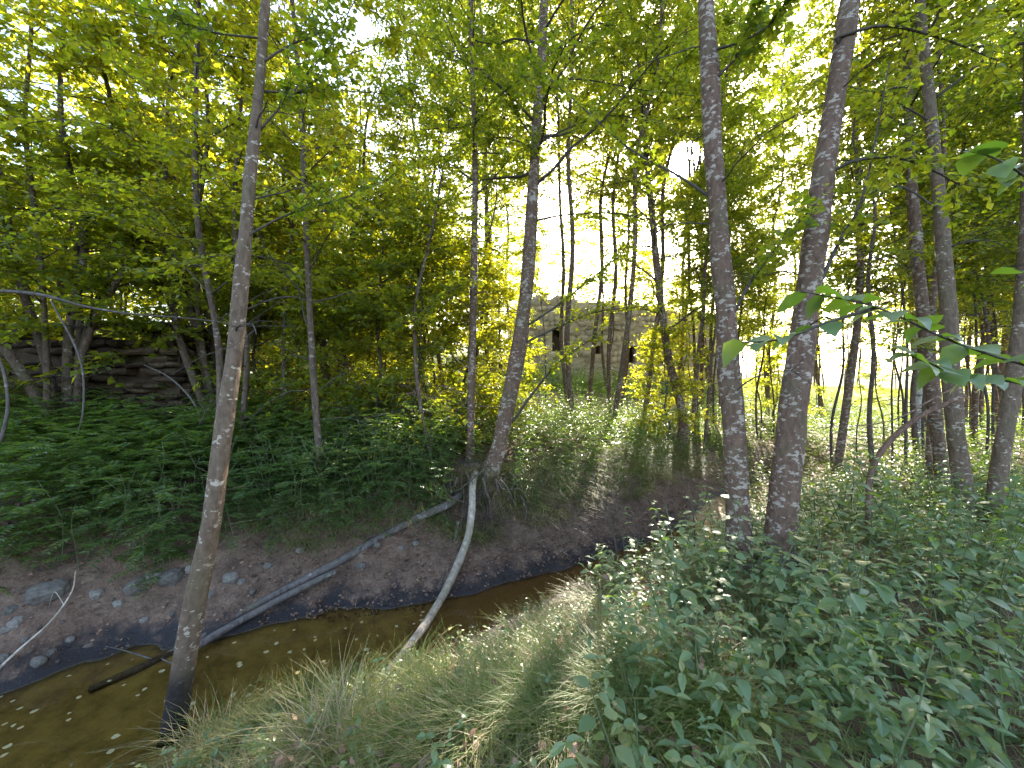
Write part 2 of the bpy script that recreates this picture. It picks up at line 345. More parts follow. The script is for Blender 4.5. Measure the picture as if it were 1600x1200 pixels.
wc = spline(np.column_stack([CL, CW]), 90)[:58]; tn = nrm(np.gradient(wc[:, :2], axis=0)); nn = np.column_stack([-tn[:, 1], tn[:, 0]])
ww = wc[:, 2:3] * 1.0 + .35
rows = [np.column_stack([wc[:, :2] + nn * ww * k, np.zeros(len(wc))]) for k in (-1, -.5, 0, .5, 1)]
V = np.stack(rows, 1).reshape(-1, 3); I = np.arange(len(V)).reshape(-1, 5)
g = MB(); g.add(V, np.stack([I[:-1, :-1], I[1:, :-1], I[1:, 1:], I[:-1, 1:]], -1).reshape(-1, 4))
tag(link('water', g.mesh('water', M_water)), None, kind='structure')

# ------------------------------------------------------------------ ruined masonry
def rock_mesh(name, mat, seed, flat=.55, sub=6):
    r = np.random.default_rng(seed); mb = MB()
    ring = []; th = np.linspace(0, 2 * np.pi, sub, endpoint=False)
    for zc, k in ((-.5, .8), (-.15, 1.), (.3, .98), (.5, .7)):
        rr = k * (1 + .16 * (r.random(sub) - .5)); ring.append(np.column_stack([.5 * rr * np.sign(np.cos(th)) * np.abs(np.cos(th)) ** flat, .5 * rr * np.sign(np.sin(th)) * np.abs(np.sin(th)) ** flat, zc + .1 * (r.random(sub) - .5)]))
    v = np.vstack(ring + [[[0, 0, -.52]], [[.05, 0, .54]]]); q = []; t = []
    for i in range(3):
        for j in range(sub): k = (j + 1) % sub; q.append([i * sub + j, i * sub + k, (i + 1) * sub + k, (i + 1) * sub + j])
    for j in range(sub): k = (j + 1) % sub; t += [[k, j, 4 * sub], [3 * sub + j, 3 * sub + k, 4 * sub + 1]]
    mb.add2(v, q, t); return mb.mesh(name, mat, False)
def trs(loc, rot=(0, 0, 0), sc=(1, 1, 1)):
    from mathutils import Euler
    return Matrix.LocRotScale(Vector([float(c) for c in loc]), Euler(rot), Vector([float(c) for c in sc]))
slabs = [rock_mesh('wall_stone', M_slate, i, .35, 8) for i in range(7)]
def wall_core(w, h0, thick, top, holes, step, name, mat, parent, amp=.04):
    """a slab of rough masonry in local x (along), y (thickness), z: cells left out for openings, ragged at the top"""
    nx, nz = int(w / step), int(h0 / step)
    solid = np.zeros((nx + 2, nz + 2), bool)
    for i in range(nx):
        for k in range(nz):
            xx, zz = (i + .5) * step, (k + .5) * step
            s = zz < top(xx)
            for a, b, c, d in holes:
                if a <= xx <= b and c <= zz <= d: s = False
            solid[i + 1, k + 1] = s
    verts = {}; V = []; Q = []
    def vid(i, j, k):
        key = (i, j, k)
        if key not in verts:
            x, z = i * step, k * step
            dx, dz = amp * vnoise(x * 4.1 + j * 7, z * 4.1), amp * vnoise(x * 4.3 + 31, z * 4.3 + j * 5)
            dy = amp * 1.6 * vnoise(x * 3.1 + 11 + j * 13, z * 3.1)
            tz = top(x); zt_ = z + (dz * 1.5 if k > 0 else 0); zt_ = tz if z > tz - .5 * step else zt_
            verts[key] = len(V); V.append((x + dx * 1.5, j * thick + dy, zt_))
        return verts[key]
    for i in range(nx):
        for k in range(nz):
            if not solid[i + 1, k + 1]: continue
            Q.append((vid(i, 0, k), vid(i + 1, 0, k), vid(i + 1, 0, k + 1), vid(i, 0, k + 1)))
            Q.append((vid(i, 1, k), vid(i, 1, k + 1), vid(i + 1, 1, k + 1), vid(i + 1, 1, k)))
            if not solid[i, k + 1]: Q.append((vid(i, 0, k), vid(i, 0, k + 1), vid(i, 1, k + 1), vid(i, 1, k)))
            if not solid[i + 2, k + 1]: Q.append((vid(i + 1, 0, k), vid(i + 1, 1, k), vid(i + 1, 1, k + 1), vid(i + 1, 0, k + 1)))
            if not solid[i + 1, k + 2]: Q.append((vid(i, 0, k + 1), vid(i + 1, 0, k + 1), vid(i + 1, 1, k + 1), vid(i, 1, k + 1)))
            if not solid[i + 1, k]: Q.append((vid(i, 0, k), vid(i, 1, k), vid(i + 1, 1, k), vid(i + 1, 0, k)))
    mb = MB(); mb.add(np.array(V), np.array(Q)); return link(name, mb.mesh(name, mat, False), parent)
# dry-stone wall on the left, its end face towards the gap
wall = thing('dry_stone_wall', 'dark dry-stone wall of flat slabs half hidden by branches on the bank', 'stone wall', (-5.95, 6.9, 0))
L_, x0 = 7.2, -13.1
r = np.random.default_rng(4); nst = 0; z = 1.0
core = MB()
def box(mb, a, b):
    x0, y0, z0 = a; x1, y1, z1 = b
    v = np.array([(x, y, zz) for x in (x0, x1) for y in (y0, y1) for zz in (z0, z1)], float)
    mb.add(v, np.array([[0, 1, 3, 2], [4, 6, 7, 5], [0, 4, 5, 1], [2, 3, 7, 6], [0, 2, 6, 4], [1, 5, 7, 3]]))
box(core, (-7.1, .12, .7), (-.12, .85, 3.2)); link('core', core.mesh('core', M_slate, False), wall)
z = .95
while z < 3.45:
    hh = r.uniform(.06, .15); x = -4.6 + r.uniform(-.2, 0)
    while x < -.02:
        ll = r.uniform(.16, .5); ll = min(ll, -x + .03)
        if ll > .08 and not (z > 2.2 and r.random() < .4):
            nst += 1
            link('stone', slabs[nst % 7], wall, trs((x + ll / 2, .10 + r.uniform(-.07, .05), z + hh / 2), (r.normal() * .06, r.normal() * .07, r.normal() * .1), (ll * 1.0, .42, hh * r.uniform(.8, 1.05))))
        x += ll + .012
    for y in (.35, .72):          # the end of the wall
        link('stone', slabs[(nst + 3) % 7], wall, trs((-.13 + r.uniform(-.03, .04), y, z + hh / 2), (0, 0, 1.57 + r.normal() * .05), (.36, .34, hh * .97)))
    z += hh + .006
print('wall stones', nst)
# the ruined house on the slope
HX, HY, HZ = .3, 20.0, 1.25
house = thing('ruined_house', 'roofless ruined house of pale rubble with small dark window openings', 'ruin', (HX, HY, HZ))
wins = [(1.78, 2.28, 2.9, 4.1), (3.92, 4.38, 2.7, 3.2), (5.75, 6.2, 2.3, 3.15)]
htop = lambda x: 6.0 + .7 * vnoise(x * .9, 3.3) + .35 * vnoise(x * 3, 8) - .9 * sstep(1.2, 0, x) - .16 * x
fw = wall_core(10.5, 7.0, .6, htop, wins, .15, 'front_wall', M_house, house)
for nm, loc, rz, w in (('rear_wall', (0, 5.2, 0), 0, 10.5), ('side_wall', (.05, .62, 0), math.pi / 2, 4.6), ('side_wall', (11.05, .62, 0), math.pi / 2, 4.6)):
    o = wall_core(w, 6.6, .55, lambda x: 4.9 + .8 * vnoise(x * .8, 5 + w), [], .3, nm, M_house, house); o.matrix_local = trs(loc, (0, 0, rz))
g = MB(); box(g, (.5, .58, 4.25), (10.4, 5.25, 4.42)); link('shading_slab', g.mesh('shading_slab', M_timber, False), house)  # slab added inside, blocking skylight so the window openings stay dark
for (a, b, c, d) in wins:
    g = MB(); box(g, (a - .15, .03, d + .02), (b + .15, .5, d + .16)); link('lintel', g.mesh('lintel', M_timber, False), house)
for k in range(3):
    g = MB(); a = wins[0][0] + .02 + k * .155; box(g, (a, .36, 2.9), (a + .135, .40, 3.9 - .14 * k)); link('plank', g.mesh('plank', M_timber, False), house)
rub = [rock_mesh('house_stone', M_house, 50 + i, .45, 7) for i in range(6)]
r = np.random.default_rng(9); k = 0; z = 2.3
while z < 6.3:
    hh = r.uniform(.16, .27); x = .05 + r.uniform(0, .2)
    while x < 8.6:
        ll = r.uniform(.2, .48); cx = x + ll / 2
        inwin = any(a - ll * .5 < cx < b + ll * .5 and c - .1 < z + hh / 2 < d + .18 for a, b, c, d in wins)
        if not inwin and z + hh < htop(cx) + .1 and r.random() < .74 and k < 295:
            link('stone', rub[k % 6], house, trs((cx, -.0 + r.uniform(-.03, .04), z + hh / 2), (r.normal() * .05, r.normal() * .08, r.normal() * .06), (ll * 1.05, .2, hh))); k += 1
        x += ll + .03
    z += hh + .03
print('house stones', k)
frag = thing('ruined_wall', 'broken stretch of pale rubble wall on the slope behind the multi-stemmed shrubs', 'ruin', (-13.6, 21.5, 3.6))
wall_core(8.5, 3.6, .6, lambda x: 3.0 + .8 * vnoise(x * .7, 1.3) + .4 * vnoise(x * 2.7, 4) - 1.2 * sstep(6.5, 8.5, x), [], .22, 'wall', M_house, frag)
# rubble heap spilling from the house's left corner
r = np.random.default_rng(21)
for i in range(34):
    x = r.uniform(-2.6, .6); y = 19.6 + r.uniform(-1.2, .9); s = r.uniform(.22, .6)
    o = link('fallen_stone', rub[i % 6]); o.matrix_world = trs((x, y, hz(x, y) + s * .15 + max(0, .5 - abs(x + .7) * .3) * r.random()), tuple(r.uniform(-.5, .5, 3)), (s, s * .8, s * .6))
    tag(o, 'pale block of rubble fallen beside the corner of the ruined house', 'stone', 'rubble by the ruined house')

# ------------------------------------------------------------------ trees
def limb_path(p0, d0, L, rs, n=7, up=.25, wander=.22):
    p = [np.array(p0, float)]; d = nrm(np.array(d0, float)); st = L / (n - 1)
    for i in range(n - 1):
        d = nrm(d + rs.normal(size=3) * wander * .6 + np.array([0, 0, up * .25 - .05 * i]))
        p.append(p[-1] + d * st)
    return np.array(p)
class Leaves:
    def __init__(s): s.p = []; s.a = []; s.n = []; s.s = []
    def along(s, path, rs, step, size, spread=.9, start=.12):
        L = np.linalg.norm(np.diff(path, axis=0), axis=1).sum(); k = max(2, int(L * (1 - start) / step))
        t = np.sort(rs.uniform(start, 1.0, k)) * (len(path) - 1 - 1e-6); i = t.astype(int); f = (t - i)[:, None]
        pos = path[i] * (1 - f) + path[i + 1] * f; tan = nrm(path[i + 1] - path[i])
        side = nrm(np.cross(tan, [0, 0, 1.])) * np.where(np.arange(k) % 2, 1, -1)[:, None]
        ax = nrm(tan * .55 + side * spread + rs.normal(size=(k, 3)) * .38 + np.array([0, 0, -.22]))
        nr = nrm(np.array([0, 0, 1.]) + rs.normal(size=(k, 3)) * .55)
        s.p.append(pos + rs.normal(size=(k, 3)) * .012); s.a.append(ax); s.n.append(nr); s.s.append(size * rs.uniform(.6, 1.3, k))
    def arrays(s): return np.concatenate(s.p), np.concatenate(s.a), np.concatenate(s.n), np.concatenate(s.s)
SPOTS = [onto_ground(*q) for q in ((1130, 990), (985, 930), (870, 1095), (640, 1070), (1010, 1010), (130, 1150), (20, 1190), (640, 730))]
SPOTS = [q + np.array([0, 0, .25]) for q in SPOTS]
def sun_gap(p):
    """the narrow gaps in the leaf cover through which the sun comes down to the banks"""
    q = p - np.array([0, 0, CAMZ]); t = q @ SUN; k = (t > 0) & (np.linalg.norm(q - t[:, None] * SUN, axis=1) < .03 + .034 * t)
    for g_ in SPOTS:
        q = p - g_; t = q @ SUN; k |= (t > .5) & (np.linalg.norm(q - t[:, None] * SUN, axis=1) < .28)
    return k
def in_gap_path(loc, R, H, low):
    h = math.hypot(SUN[0], SUN[1])
    for g_ in [np.array([0, 0, CAMZ])] + SPOTS:
        x, y = loc[0] - g_[0], loc[1] - g_[1]; cr = abs(x * SUN[1] - y * SUN[0]) / h; al = (x * SUN[0] + y * SUN[1]) / h
        rz_ = g_[2] + al * math.tan(SUN_EL)
        if cr < R * 1.05 + .25 and al > 0 and loc[2] + low - .8 < rz_ + R * .6 and rz_ - R * .6 < loc[2] + H: return True
    return False
def leaf_mesh(name, lv, mat, tpl=LEAF2, xf=None):
    p, a, n, s = lv.arrays()
    if xf is not None:
        loc, rz, sc = xf; c, sn = math.cos(rz), math.sin(rz)
        w = np.column_stack([c * p[:, 0] - sn * p[:, 1], sn * p[:, 0] + c * p[:, 1], p[:, 2]]) * sc + np.array(loc)
        k = ~sun_gap(w); p, a, n, s = p[k], a[k], n[k], s[k]
    v, f = place(tpl, p, a, n, s); mb = MB(); mb.add(v, f); return mb.mesh(name, mat, False)
def multi_tube(P_, r0, r1, sides=3):
    """many thin tubes at once; P_ is (tubes, points, 3)"""
    k, n, _ = P_.shape; tan = nrm(np.gradient(P_, axis=1)); ref = np.where(np.abs(tan[..., 2:3]) < .8, np.array([0, 0, 1.]), np.array([1., 0, 0]))
    a = nrm(np.cross(tan, ref)); b = np.cross(tan, a); th = np.linspace(0, 2 * np.pi, sides, endpoint=False); R = np.linspace(r0, r1, n)[None, :, None, None]
    v = P_[:, :, None] + R * (np.cos(th)[:, None] * a[:, :, None] + np.sin(th)[:, None] * b[:, :, None])
    i = np.arange(k)[:, None, None] * n * sides + np.arange(n - 1)[None, :, None] * sides; j = np.arange(sides)[None, None]; kk = (j + 1) % sides
    return v.reshape(-1, 3), np.stack([i + j, i + kk, i + sides + kk, i + sides + j], -1).reshape(-1, 4)
def grow_limb(mb, lv, p0, d0, L, r0, rs, leaf, step, twigs, up=.25, leafstart=.2, path=None, droop=0, tw_len=.5):
    pth = path if path is not None else limb_path(p0, d0, L, rs, 8, up)
    add_tube(mb, pth, np.linspace(r0, max(r0 * .22, .003), len(pth)), 5)
    k = twigs; t = rs.uniform(leafstart, 1.0, k) * (len(pth) - 1.001); i = t.astype(int); f = (t - i)[:, None]
    b = pth[i] * (1 - f) + pth[i + 1] * f; tan = nrm(pth[i + 1] - pth[i]); side = nrm(np.cross(tan, [0, 0, 1.])) * rs.choice([-1, 1], k)[:, None]
    d = nrm(tan * .6 + side * rs.uniform(.4, 1.1, (k, 1)) + np.column_stack([np.zeros((k, 2)), rs.normal(size=k) * .28 + .05 - droop]))
    st = rs.uniform(.5, 1.3, (k, 1)) * tw_len / 3; T = [b]
    for j in range(3): T.append(T[-1] + d * st); d = nrm(d + rs.normal(size=(k, 3)) * .2 + np.array([0, 0, .02 - .05 * j]))
    T = np.stack(T, 1); mb.add(*multi_tube(T, max(r0 * .2, .0035), .0015))
    if lv is None: return
    m = max(3, int(tw_len * .9 / step)); t = (np.linspace(.12, 1, m)[None] + rs.uniform(-.04, .04, (k, m))).clip(.05, .999) * 3; i = t.astype(int); f = (t - i)[..., None]
    r_ = np.arange(k)[:, None]; pos = T[r_, i] * (1 - f) + T[r_, i + 1] * f; tan = nrm(T[r_, i + 1] - T[r_, i])
    side = nrm(np.cross(tan, [0, 0, 1.])) * np.where(np.arange(m) % 2, 1, -1)[None, :, None]; sh = (k, m, 3)
    ax = nrm(tan * .55 + side * .9 + rs.normal(size=sh) * .38 + np.array([0, 0, -.22])); nr = nrm(np.array([0, 0, 1.]) + rs.normal(size=sh) * .6)
    q = k * m; lv.p.append((pos + rs.normal(size=sh) * .012).reshape(q, 3)); lv.a.append(ax.reshape(q, 3)); lv.n.append(nr.reshape(q, 3)); lv.s.append(leaf * rs.uniform(.6, 1.3, q))
    lv.along(pth, rs, step * 1.4, leaf, start=.4)
def hero(name, label, pts, w_px, top, seed, bark, leafm=None, branches=(), n_limb=20, leaf=.07, z0=.35, dead=5, limb_len=1.6, sides=14, lean_d=0.0, step=.034, twigs=15, cat='tree', flare=1.25, roots=0):
    """pts: (u, v, d) along the trunk; w_px: widths at the foot and at the top of the frame; top: height where the tree ends"""
    rs = np.random.default_rng(seed); W = [P(*p) for p in pts]
    base = W[0].copy(); gz = hz(base[0], base[1]); base[2] = gz - .12
    W = [base] + W[1:] if W[0][2] < gz + .4 else [base] + W
    dirn = nrm(W[-1] - W[-2]); last = W[-1]
    while last[2] < top: last = last + nrm(dirn + rs.normal(size=3) * .05 + np.array([0, 0, .06])) * 1.2; W.append(last)
    W = np.array(W); path = spline(W, max(26, int((W[-1][2] - gz) * 5)))
    zz = path[:, 2]; zf = pts[-1]; rb = w_px[0] / 600 * pts[0][2] / 2; rt = w_px[1] / 600 * pts[-1][2] / 2
    zt = P(*pts[-1])[2]
    rad = np.where(zz < zt, rb + (rt - rb) * np.clip((zz - gz) / (zt - gz), 0, 1), rt * np.clip((top + .3 - zz) / (top + .3 - zt), .08, 1))
    rad = rad * (1 + (flare - 1) * np.exp(-np.clip(zz - gz, 0, 9) / .22))
    root = thing(name, label, cat, (path[0][0], path[0][1], gz)); off = np.array([path[0][0], path[0][1], gz])
    lp = path - off; mb = MB(); add_tube(mb, lp, rad, sides, .17, seed); tr = link('trunk', mb.mesh('trunk', bark), root)
    lv = Leaves(); H = lp[-1][2]
    for b in branches:
        bp = spline([P(*q) - off for q in b], 12); mb = MB()
        i = np.argmin(np.linalg.norm(lp - bp[0], axis=1)); bp = np.vstack([lp[i], bp])
        grow_limb(mb, lv, None, None, 0, max(.011, rad[i] * .22), rs, leaf, step, 22, path=bp, leafstart=.35, tw_len=.45)
        link('branch', mb.mesh('branch', M_twig), root)
    for k in range(n_limb):
        t = z0 + (1 - z0) * ((k + rs.random()) / n_limb) ** .9; i = min(len(lp) - 2, np.searchsorted(lp[:, 2], t * H))
        az = k * 2.4 + rs.uniform(-.4, .4); el = rs.uniform(.1, .75)
        L = limb_len * (1.15 - .75 * (t - z0) / (1 - z0)) * rs.uniform(.7, 1.25); mb = MB()
        grow_limb(mb, lv, lp[i], (math.cos(az) * math.cos(el), math.sin(az) * math.cos(el), math.sin(el)), L, max(.009, rad[i] * .33), rs, leaf, step, twigs)
        link('branch', mb.mesh('branch', M_twig), root)
    for k in range(dead):
        i = int(rs.uniform(.16, max(.2, z0)) * len(lp)); az = rs.uniform(0, 6.28); mb = MB()
        grow_limb(mb, None, lp[i], (math.cos(az), math.sin(az), rs.uniform(-.1, .5)), rs.uniform(.3, 1.1), .008, rs, leaf, step, 4)
        link('dead_twig', mb.mesh('dead_twig', M_twig), root)
    for k in range(roots):
        az = k * 6.283 / roots + rs.uniform(-.3, .3); q = [lp[2] * .6]; r0 = rad[0]
        for j in range(1, 6):
            rr = r0 * .6 + j * .1; xx, yy = q[0][0] * 0 + math.cos(az + .15 * j * rs.normal()) * rr, math.sin(az) * rr
            q.append(np.array([xx, yy, hz(off[0] + xx, off[1] + yy) - gz + .035 - .014 * j]))
        mb = MB(); add_tube(mb, spline(q, 12), np.linspace(r0 * .42, .012, 12), 6, .1, k); link('root', mb.mesh('root', M_root), root)
    if leafm is not None and lv.p:
        o = link('foliage', leaf_mesh('foliage', lv, leafm, xf=(tuple(off), 0, 1)), root); o['kind'] = 'stuff'
    return root
hero('alder_tree', 'slender pale-speckled leaning tree standing in the creek water, bare lower trunk', [(262, 1135, 2.7), (300, 960, 2.72), (331, 810, 2.75), (352, 660, 2.8), (367, 540, 2.85), (380, 400, 2.9), (393, 260, 3.0), (407, 110, 3.1), (415, 0, 3.15)], (32, 12), 8.8, 1, M_barkw, M_leaf,
     branches=[[(414, 95, 3.1), (450, 72, 3.2), (500, 50, 3.3), (545, 20, 3.4)], [(404, 205, 3.05), (440, 165, 3.1), (490, 105, 3.25), (540, 40, 3.4)], [(392, 365, 2.92), (450, 335, 3.0), (530, 312, 3.2), (610, 280, 3.5)], [(408, 60, 3.1), (330, 50, 3.0), (250, 25, 2.9)], [(404, 142, 3.1), (470, 145, 3.3), (540, 142, 3.6), (640, 150, 4.0)]],
     n_limb=16, leaf=.065, z0=.62, limb_len=1.5, flare=1.1, twigs=13)
hero('alder_tree', 'tall brown-barked tree leaning over the washed-out roots on the far bank', [(757, 765, 5.9), (775, 715, 5.9), (792, 640, 5.9), (808, 560, 5.9), (820, 470, 5.95), (830, 340, 6.0), (838, 220, 6.1), (846, 90, 6.15), (850, 0, 6.2)], (26, 12), 12.5, 2, M_bark, M_leaf,
     branches=[[(822, 510, 5.9), (870, 478, 5.8), (920, 438, 5.7), (975, 395, 5.6)], [(818, 537, 5.9), (870, 512, 5.8), (930, 488, 5.7), (1010, 478, 5.6)], [(838, 225, 6.1), (900, 195, 5.9), (960, 180, 5.7), (1040, 195, 5.4)], [(845, 122, 6.1), (920, 125, 5.8), (1000, 140, 5.5), (1085, 150, 5.2)],
               [(834, 345, 6.0), (890, 335, 5.8), (980, 335, 5.6), (1060, 370, 5.4)], [(830, 212, 6.1), (800, 170, 6.0), (765, 128, 5.9)], [(828, 230, 6.1), (790, 215, 6.0), (740, 220, 5.8)], [(800, 660, 5.9), (840, 605, 5.7), (880, 560, 5.6), (925, 530, 5.5)]],
     n_limb=34, leaf=.075, z0=.33, limb_len=2.0, roots=10, twigs=17)
hero('alder_tree', 'straight thin tree beside the leaning trunk on the washed-out roots', [(733, 690, 6.1), (738, 560, 6.15), (741, 400, 6.2), (742, 250, 6.25), (738, 100, 6.3), (736, 0, 6.3)], (13, 7), 11.0, 3, M_bark, M_leaf, n_limb=26, leaf=.075, z0=.4, limb_len=1.5, twigs=15)
hero('sapling', 'bent wiry sapling with a thin crooked stem on the far bank', [(682, 725, 5.7), (660, 650, 5.7), (649, 560, 5.75), (650, 470, 5.8), (668, 390, 5.85), (688, 290, 5.9)], (7, 3), 6.6, 4, M_barkd, M_leafy, n_limb=12, leaf=.065, z0=.4, limb_len=.8, sides=7, dead=3)
hero('alder_tree', 'straight pale-blotched trunk of the pair on the near bank', [(1160, 890, 3.5), (1152, 780, 3.52), (1143, 640, 3.55), (1133, 480, 3.6), (1122, 330, 3.65), (1112, 180, 3.7), (1104, 0, 3.8)], (35, 23), 13, 5, M_bark, M_leaf,
     branches=[[(1120, 315, 3.65), (1060, 275, 3.8), (980, 230, 4.1), (890, 150, 4.5), (820, 95, 4.9)], [(1142, 500, 3.58), (1170, 445, 3.5), (1215, 385, 3.45), (1265, 330, 3.4)], [(1108, 80, 3.75), (1170, 60, 3.6), (1240, 10, 3.5)], [(1110, 130, 3.7), (1150, 90, 3.6), (1190, 20, 3.5)]],
     n_limb=22, leaf=.075, z0=.5, limb_len=2.2, roots=6, dead=7)
hero('alder_tree', 'thick blotched trunk of the pair on the near bank, leaning away', [(1213, 868, 3.42), (1228, 740, 3.45), (1243, 610, 3.5), (1258, 490, 3.55), (1277, 340, 3.6), (1298, 190, 3.7), (1318, 70, 3.75), (1330, 0, 3.8)], (40, 27), 13.5, 6, M_bark, M_leaf,
     branches=[[(1290, 275, 3.65), (1340, 250, 3.5), (1420, 250, 3.4), (1520, 300, 3.3)], [(1305, 60, 3.7), (1380, 40, 3.6), (1470, 60, 3.5), (1560, 95, 3.4)], [(1268, 470, 3.5), (1310, 380, 3.5), (1350, 300, 3.5), (1390, 95, 3.6)]],
     n_limb=22, leaf=.075, z0=.5, limb_len=2.2, roots=6, dead=6)
hero('alder_tree', 'curved speckled trunk rising from the nettles by the broken branch', [(1512, 812, 4.3), (1498, 720, 4.32), (1487, 620, 4.35), (1482, 500, 4.4), (1470, 340, 4.5), (1452, 160, 4.6), (1438, 0, 4.7)], (25, 11), 11, 7, M_barkl, M_leaf,
     branches=[[(1470, 330, 4.5), (1400, 290, 4.6), (1330, 320, 4.8), (1250, 380, 5.0)], [(1455, 190, 4.6), (1380, 150, 4.4), (1300, 130, 4.2)]], n_limb=22, leaf=.07, z0=.42, limb_len=1.7)
hero('alder_tree', 'leaning grey trunk at the edge of the nettles beside a curved one', [(1545, 805, 4.2), (1562, 720, 4.2), (1582, 600, 4.25), (1598, 470, 4.3), (1606, 300, 4.4), (1612, 0, 4.5)], (21, 13), 10.5, 8, M_barkl, M_leaf, n_limb=18, leaf=.07, z0=.42, limb_len=1.7)
hero('alder_tree', 'brown trunk leaning against the curved speckled one, forked low', [(1478, 760, 5.2), (1462, 660, 5.2), (1448, 540, 5.25), (1432, 380, 5.3), (1420, 200, 5.4), (1416, 0, 5.5)], (19, 9), 11, 9, M_bark, M_leaf, n_limb=20, leaf=.07, z0=.4, limb_len=1.6)
hero('birch_tree', 'white-barked birch stem among the dark trunks', [(1436, 640, 8.5), (1428, 520, 8.5), (1424, 430, 8.55), (1420, 300, 8.6), (1418, 60, 8.8)], (10, 7), 11, 10, M_birch, M_leaf, n_limb=20, leaf=.06, z0=.45, limb_len=1.4, sides=8, dead=2)
hero('alder_tree', 'mottled trunk leaning in front of the ruin\'s right end', [(1066, 645, 9.6), (1045, 560, 9.6), (1030, 450, 9.7), (1015, 300, 9.8), (1002, 150, 10.0)], (13, 7), 11.5, 12, M_bark, M_leaf, n_limb=34, leaf=.07, z0=.22, limb_len=1.7, sides=9)
# multi-stemmed shrubs on the left of the far bank
def shrub(name, label, u, v, d, stems, seed, leafm, H=5.5, leaf=.075, nl=9, spread=1.0, bark=M_barkd, z0=.24, twigs=17, limb_len=1.2, step=.033):
    rs = np.random.default_rng(seed); b = P(u, v, d); b[2] = hz(b[0], b[1]); root = thing(name, label, 'shrub', b); lv = Leaves()
    for s in range(stems):
        az = s * 6.283 / stems + rs.uniform(-.4, .4); hh = H * rs.uniform(.75, 1.1); sp = spread * rs.uniform(.4, 1.2)
        st = np.array([math.cos(az) * .1, math.sin(az) * .1, -.1]); q = [st]
        for k in range(1, 6):
            f = k / 5; q.append(np.array([math.cos(az) * (.1 + sp * f ** 1.1 * 1.3), math.sin(az) * (.1 + sp * f ** 1.1 * 1.3), hh * f]) + np.append(rs.normal(size=2) * .12, 0))
        pth = spline(q, 22); rad = np.linspace(rs.uniform(.05, .085), .008, 22); mb = MB(); add_tube(mb, pth, rad, 7, .1, s); link('stem', mb.mesh('stem', bark), root)
        mb = MB()
        for k in range(nl):
            t = rs.uniform(z0, 1) ; i = int(t * 20); a2 = az + rs.uniform(-2, 2); el = rs.uniform(-.1, .7)
            grow_limb(mb, lv, pth[i], (math.cos(a2) * math.cos(el), math.sin(a2) * math.cos(el), math.sin(el)), limb_len * rs.uniform(.6, 1.3), max(.008, rad[i] * .35), rs, leaf, step, twigs)
        link('branches', mb.mesh('branches', M_twig), root)['kind'] = 'stuff'
    off = tuple(b); o = link('foliage', leaf_mesh('foliage', lv, leafm, xf=(off, 0, 1)), root); o['kind'] = 'stuff'; return root
shrub('willow_shrub', 'large multi-stemmed shrub with splayed dark stems beside the dry-stone wall end', 345, 640, 7.4, 7, 31, M_leafy, 8.6, .085, 20, 1.45)
shrub('willow_shrub', 'bushy yellow-green shrub with thin stems left of the straight thin tree', 520, 640, 8.2, 6, 32, M_leafy, 8.2, .085, 18, 1.3)
shrub('willow_shrub', 'leafy shrub overhanging the top of the dry-stone wall', 110, 600, 6.4, 7, 33, M_leafy, 7.4, .09, 20, 1.5, z0=.24)

# filler trees of the thicket: a few kinds built once, then copied part by part
def kind(seed, H, z0, R, nl, leaf, leafm, bark, r0, twigs=16, step=.036):
    rs = np.random.default_rng(seed); q = [np.array([0, 0, -.2])]
    lean = rs.normal(size=2) * .04
    for k in range(1, 8): f = k / 7; q.append(np.array([lean[0] * H * f + rs.normal() * .07, lean[1] * H * f + rs.normal() * .07, H * f]))
    pth = spline(q, 34); rad = r0 * (1 - .88 * np.linspace(0, 1, 34) ** 1.1); a = MB(); add_tube(a, pth, rad, 8, .1, seed); b = MB(); lv = Leaves()
    for k in range(nl):
        t = z0 + (1 - z0) * (k + rs.random()) / nl; i = min(32, int(t * 33)); az = k * 2.4 + rs.uniform(-.5, .5); el = rs.uniform(0, .75)
        L = R * (1.1 - .7 * (t - z0) / (1 - z0)) * rs.uniform(.6, 1.25)
        grow_limb(b, lv, pth[i], (math.cos(az) * math.cos(el), math.sin(az) * math.cos(el), math.sin(el)), L, max(.008, rad[i] * .3), rs, leaf, step, twigs)
    for k in range(5):
        i = int(rs.uniform(.05, max(.1, z0)) * 33); az = rs.uniform(0, 6.28)
        grow_limb(b, None, pth[i], (math.cos(az), math.sin(az), rs.uniform(-.1, .4)), rs.uniform(.4, 1.2), .008, rs, leaf, step, 4)
    return dict(H=H, R=R, z0=z0, lv=lv, m=leafm, trunk=a.mesh('trunk', bark), br=b.mesh('branches', M_twig), fo=leaf_mesh('foliage', lv, leafm))
KINDS = [kind(101, 10.5, .34, 1.7, 34, .075, M_leaf, M_bark, .06), kind(102, 9.0, .30, 1.5, 32, .075, M_leaf, M_barkd, .045), kind(103, 12.0, .36, 1.9, 40, .08, M_leaf, M_bark, .068),
         kind(104, 10.5, .18, 1.6, 40, .075, M_leafy, M_barkd, .04), kind(105, 12, .18, 1.9, 46, .08, M_leafy, M_barkd, .045), kind(106, 5.0, .12, 1.2, 24, .075, M_leafy, M_twig, .026),
         kind(107, 8.0, .45, 1.0, 20, .07, M_leaf, M_twig, .026),
         kind(109, 3.6, .06, 1.35, 30, .08, M_leafy, M_twig, .03, 17),
         kind(108, 14.5, .45, 2.4, 50, .085, M_leaf, M_bark, .07, 20)]
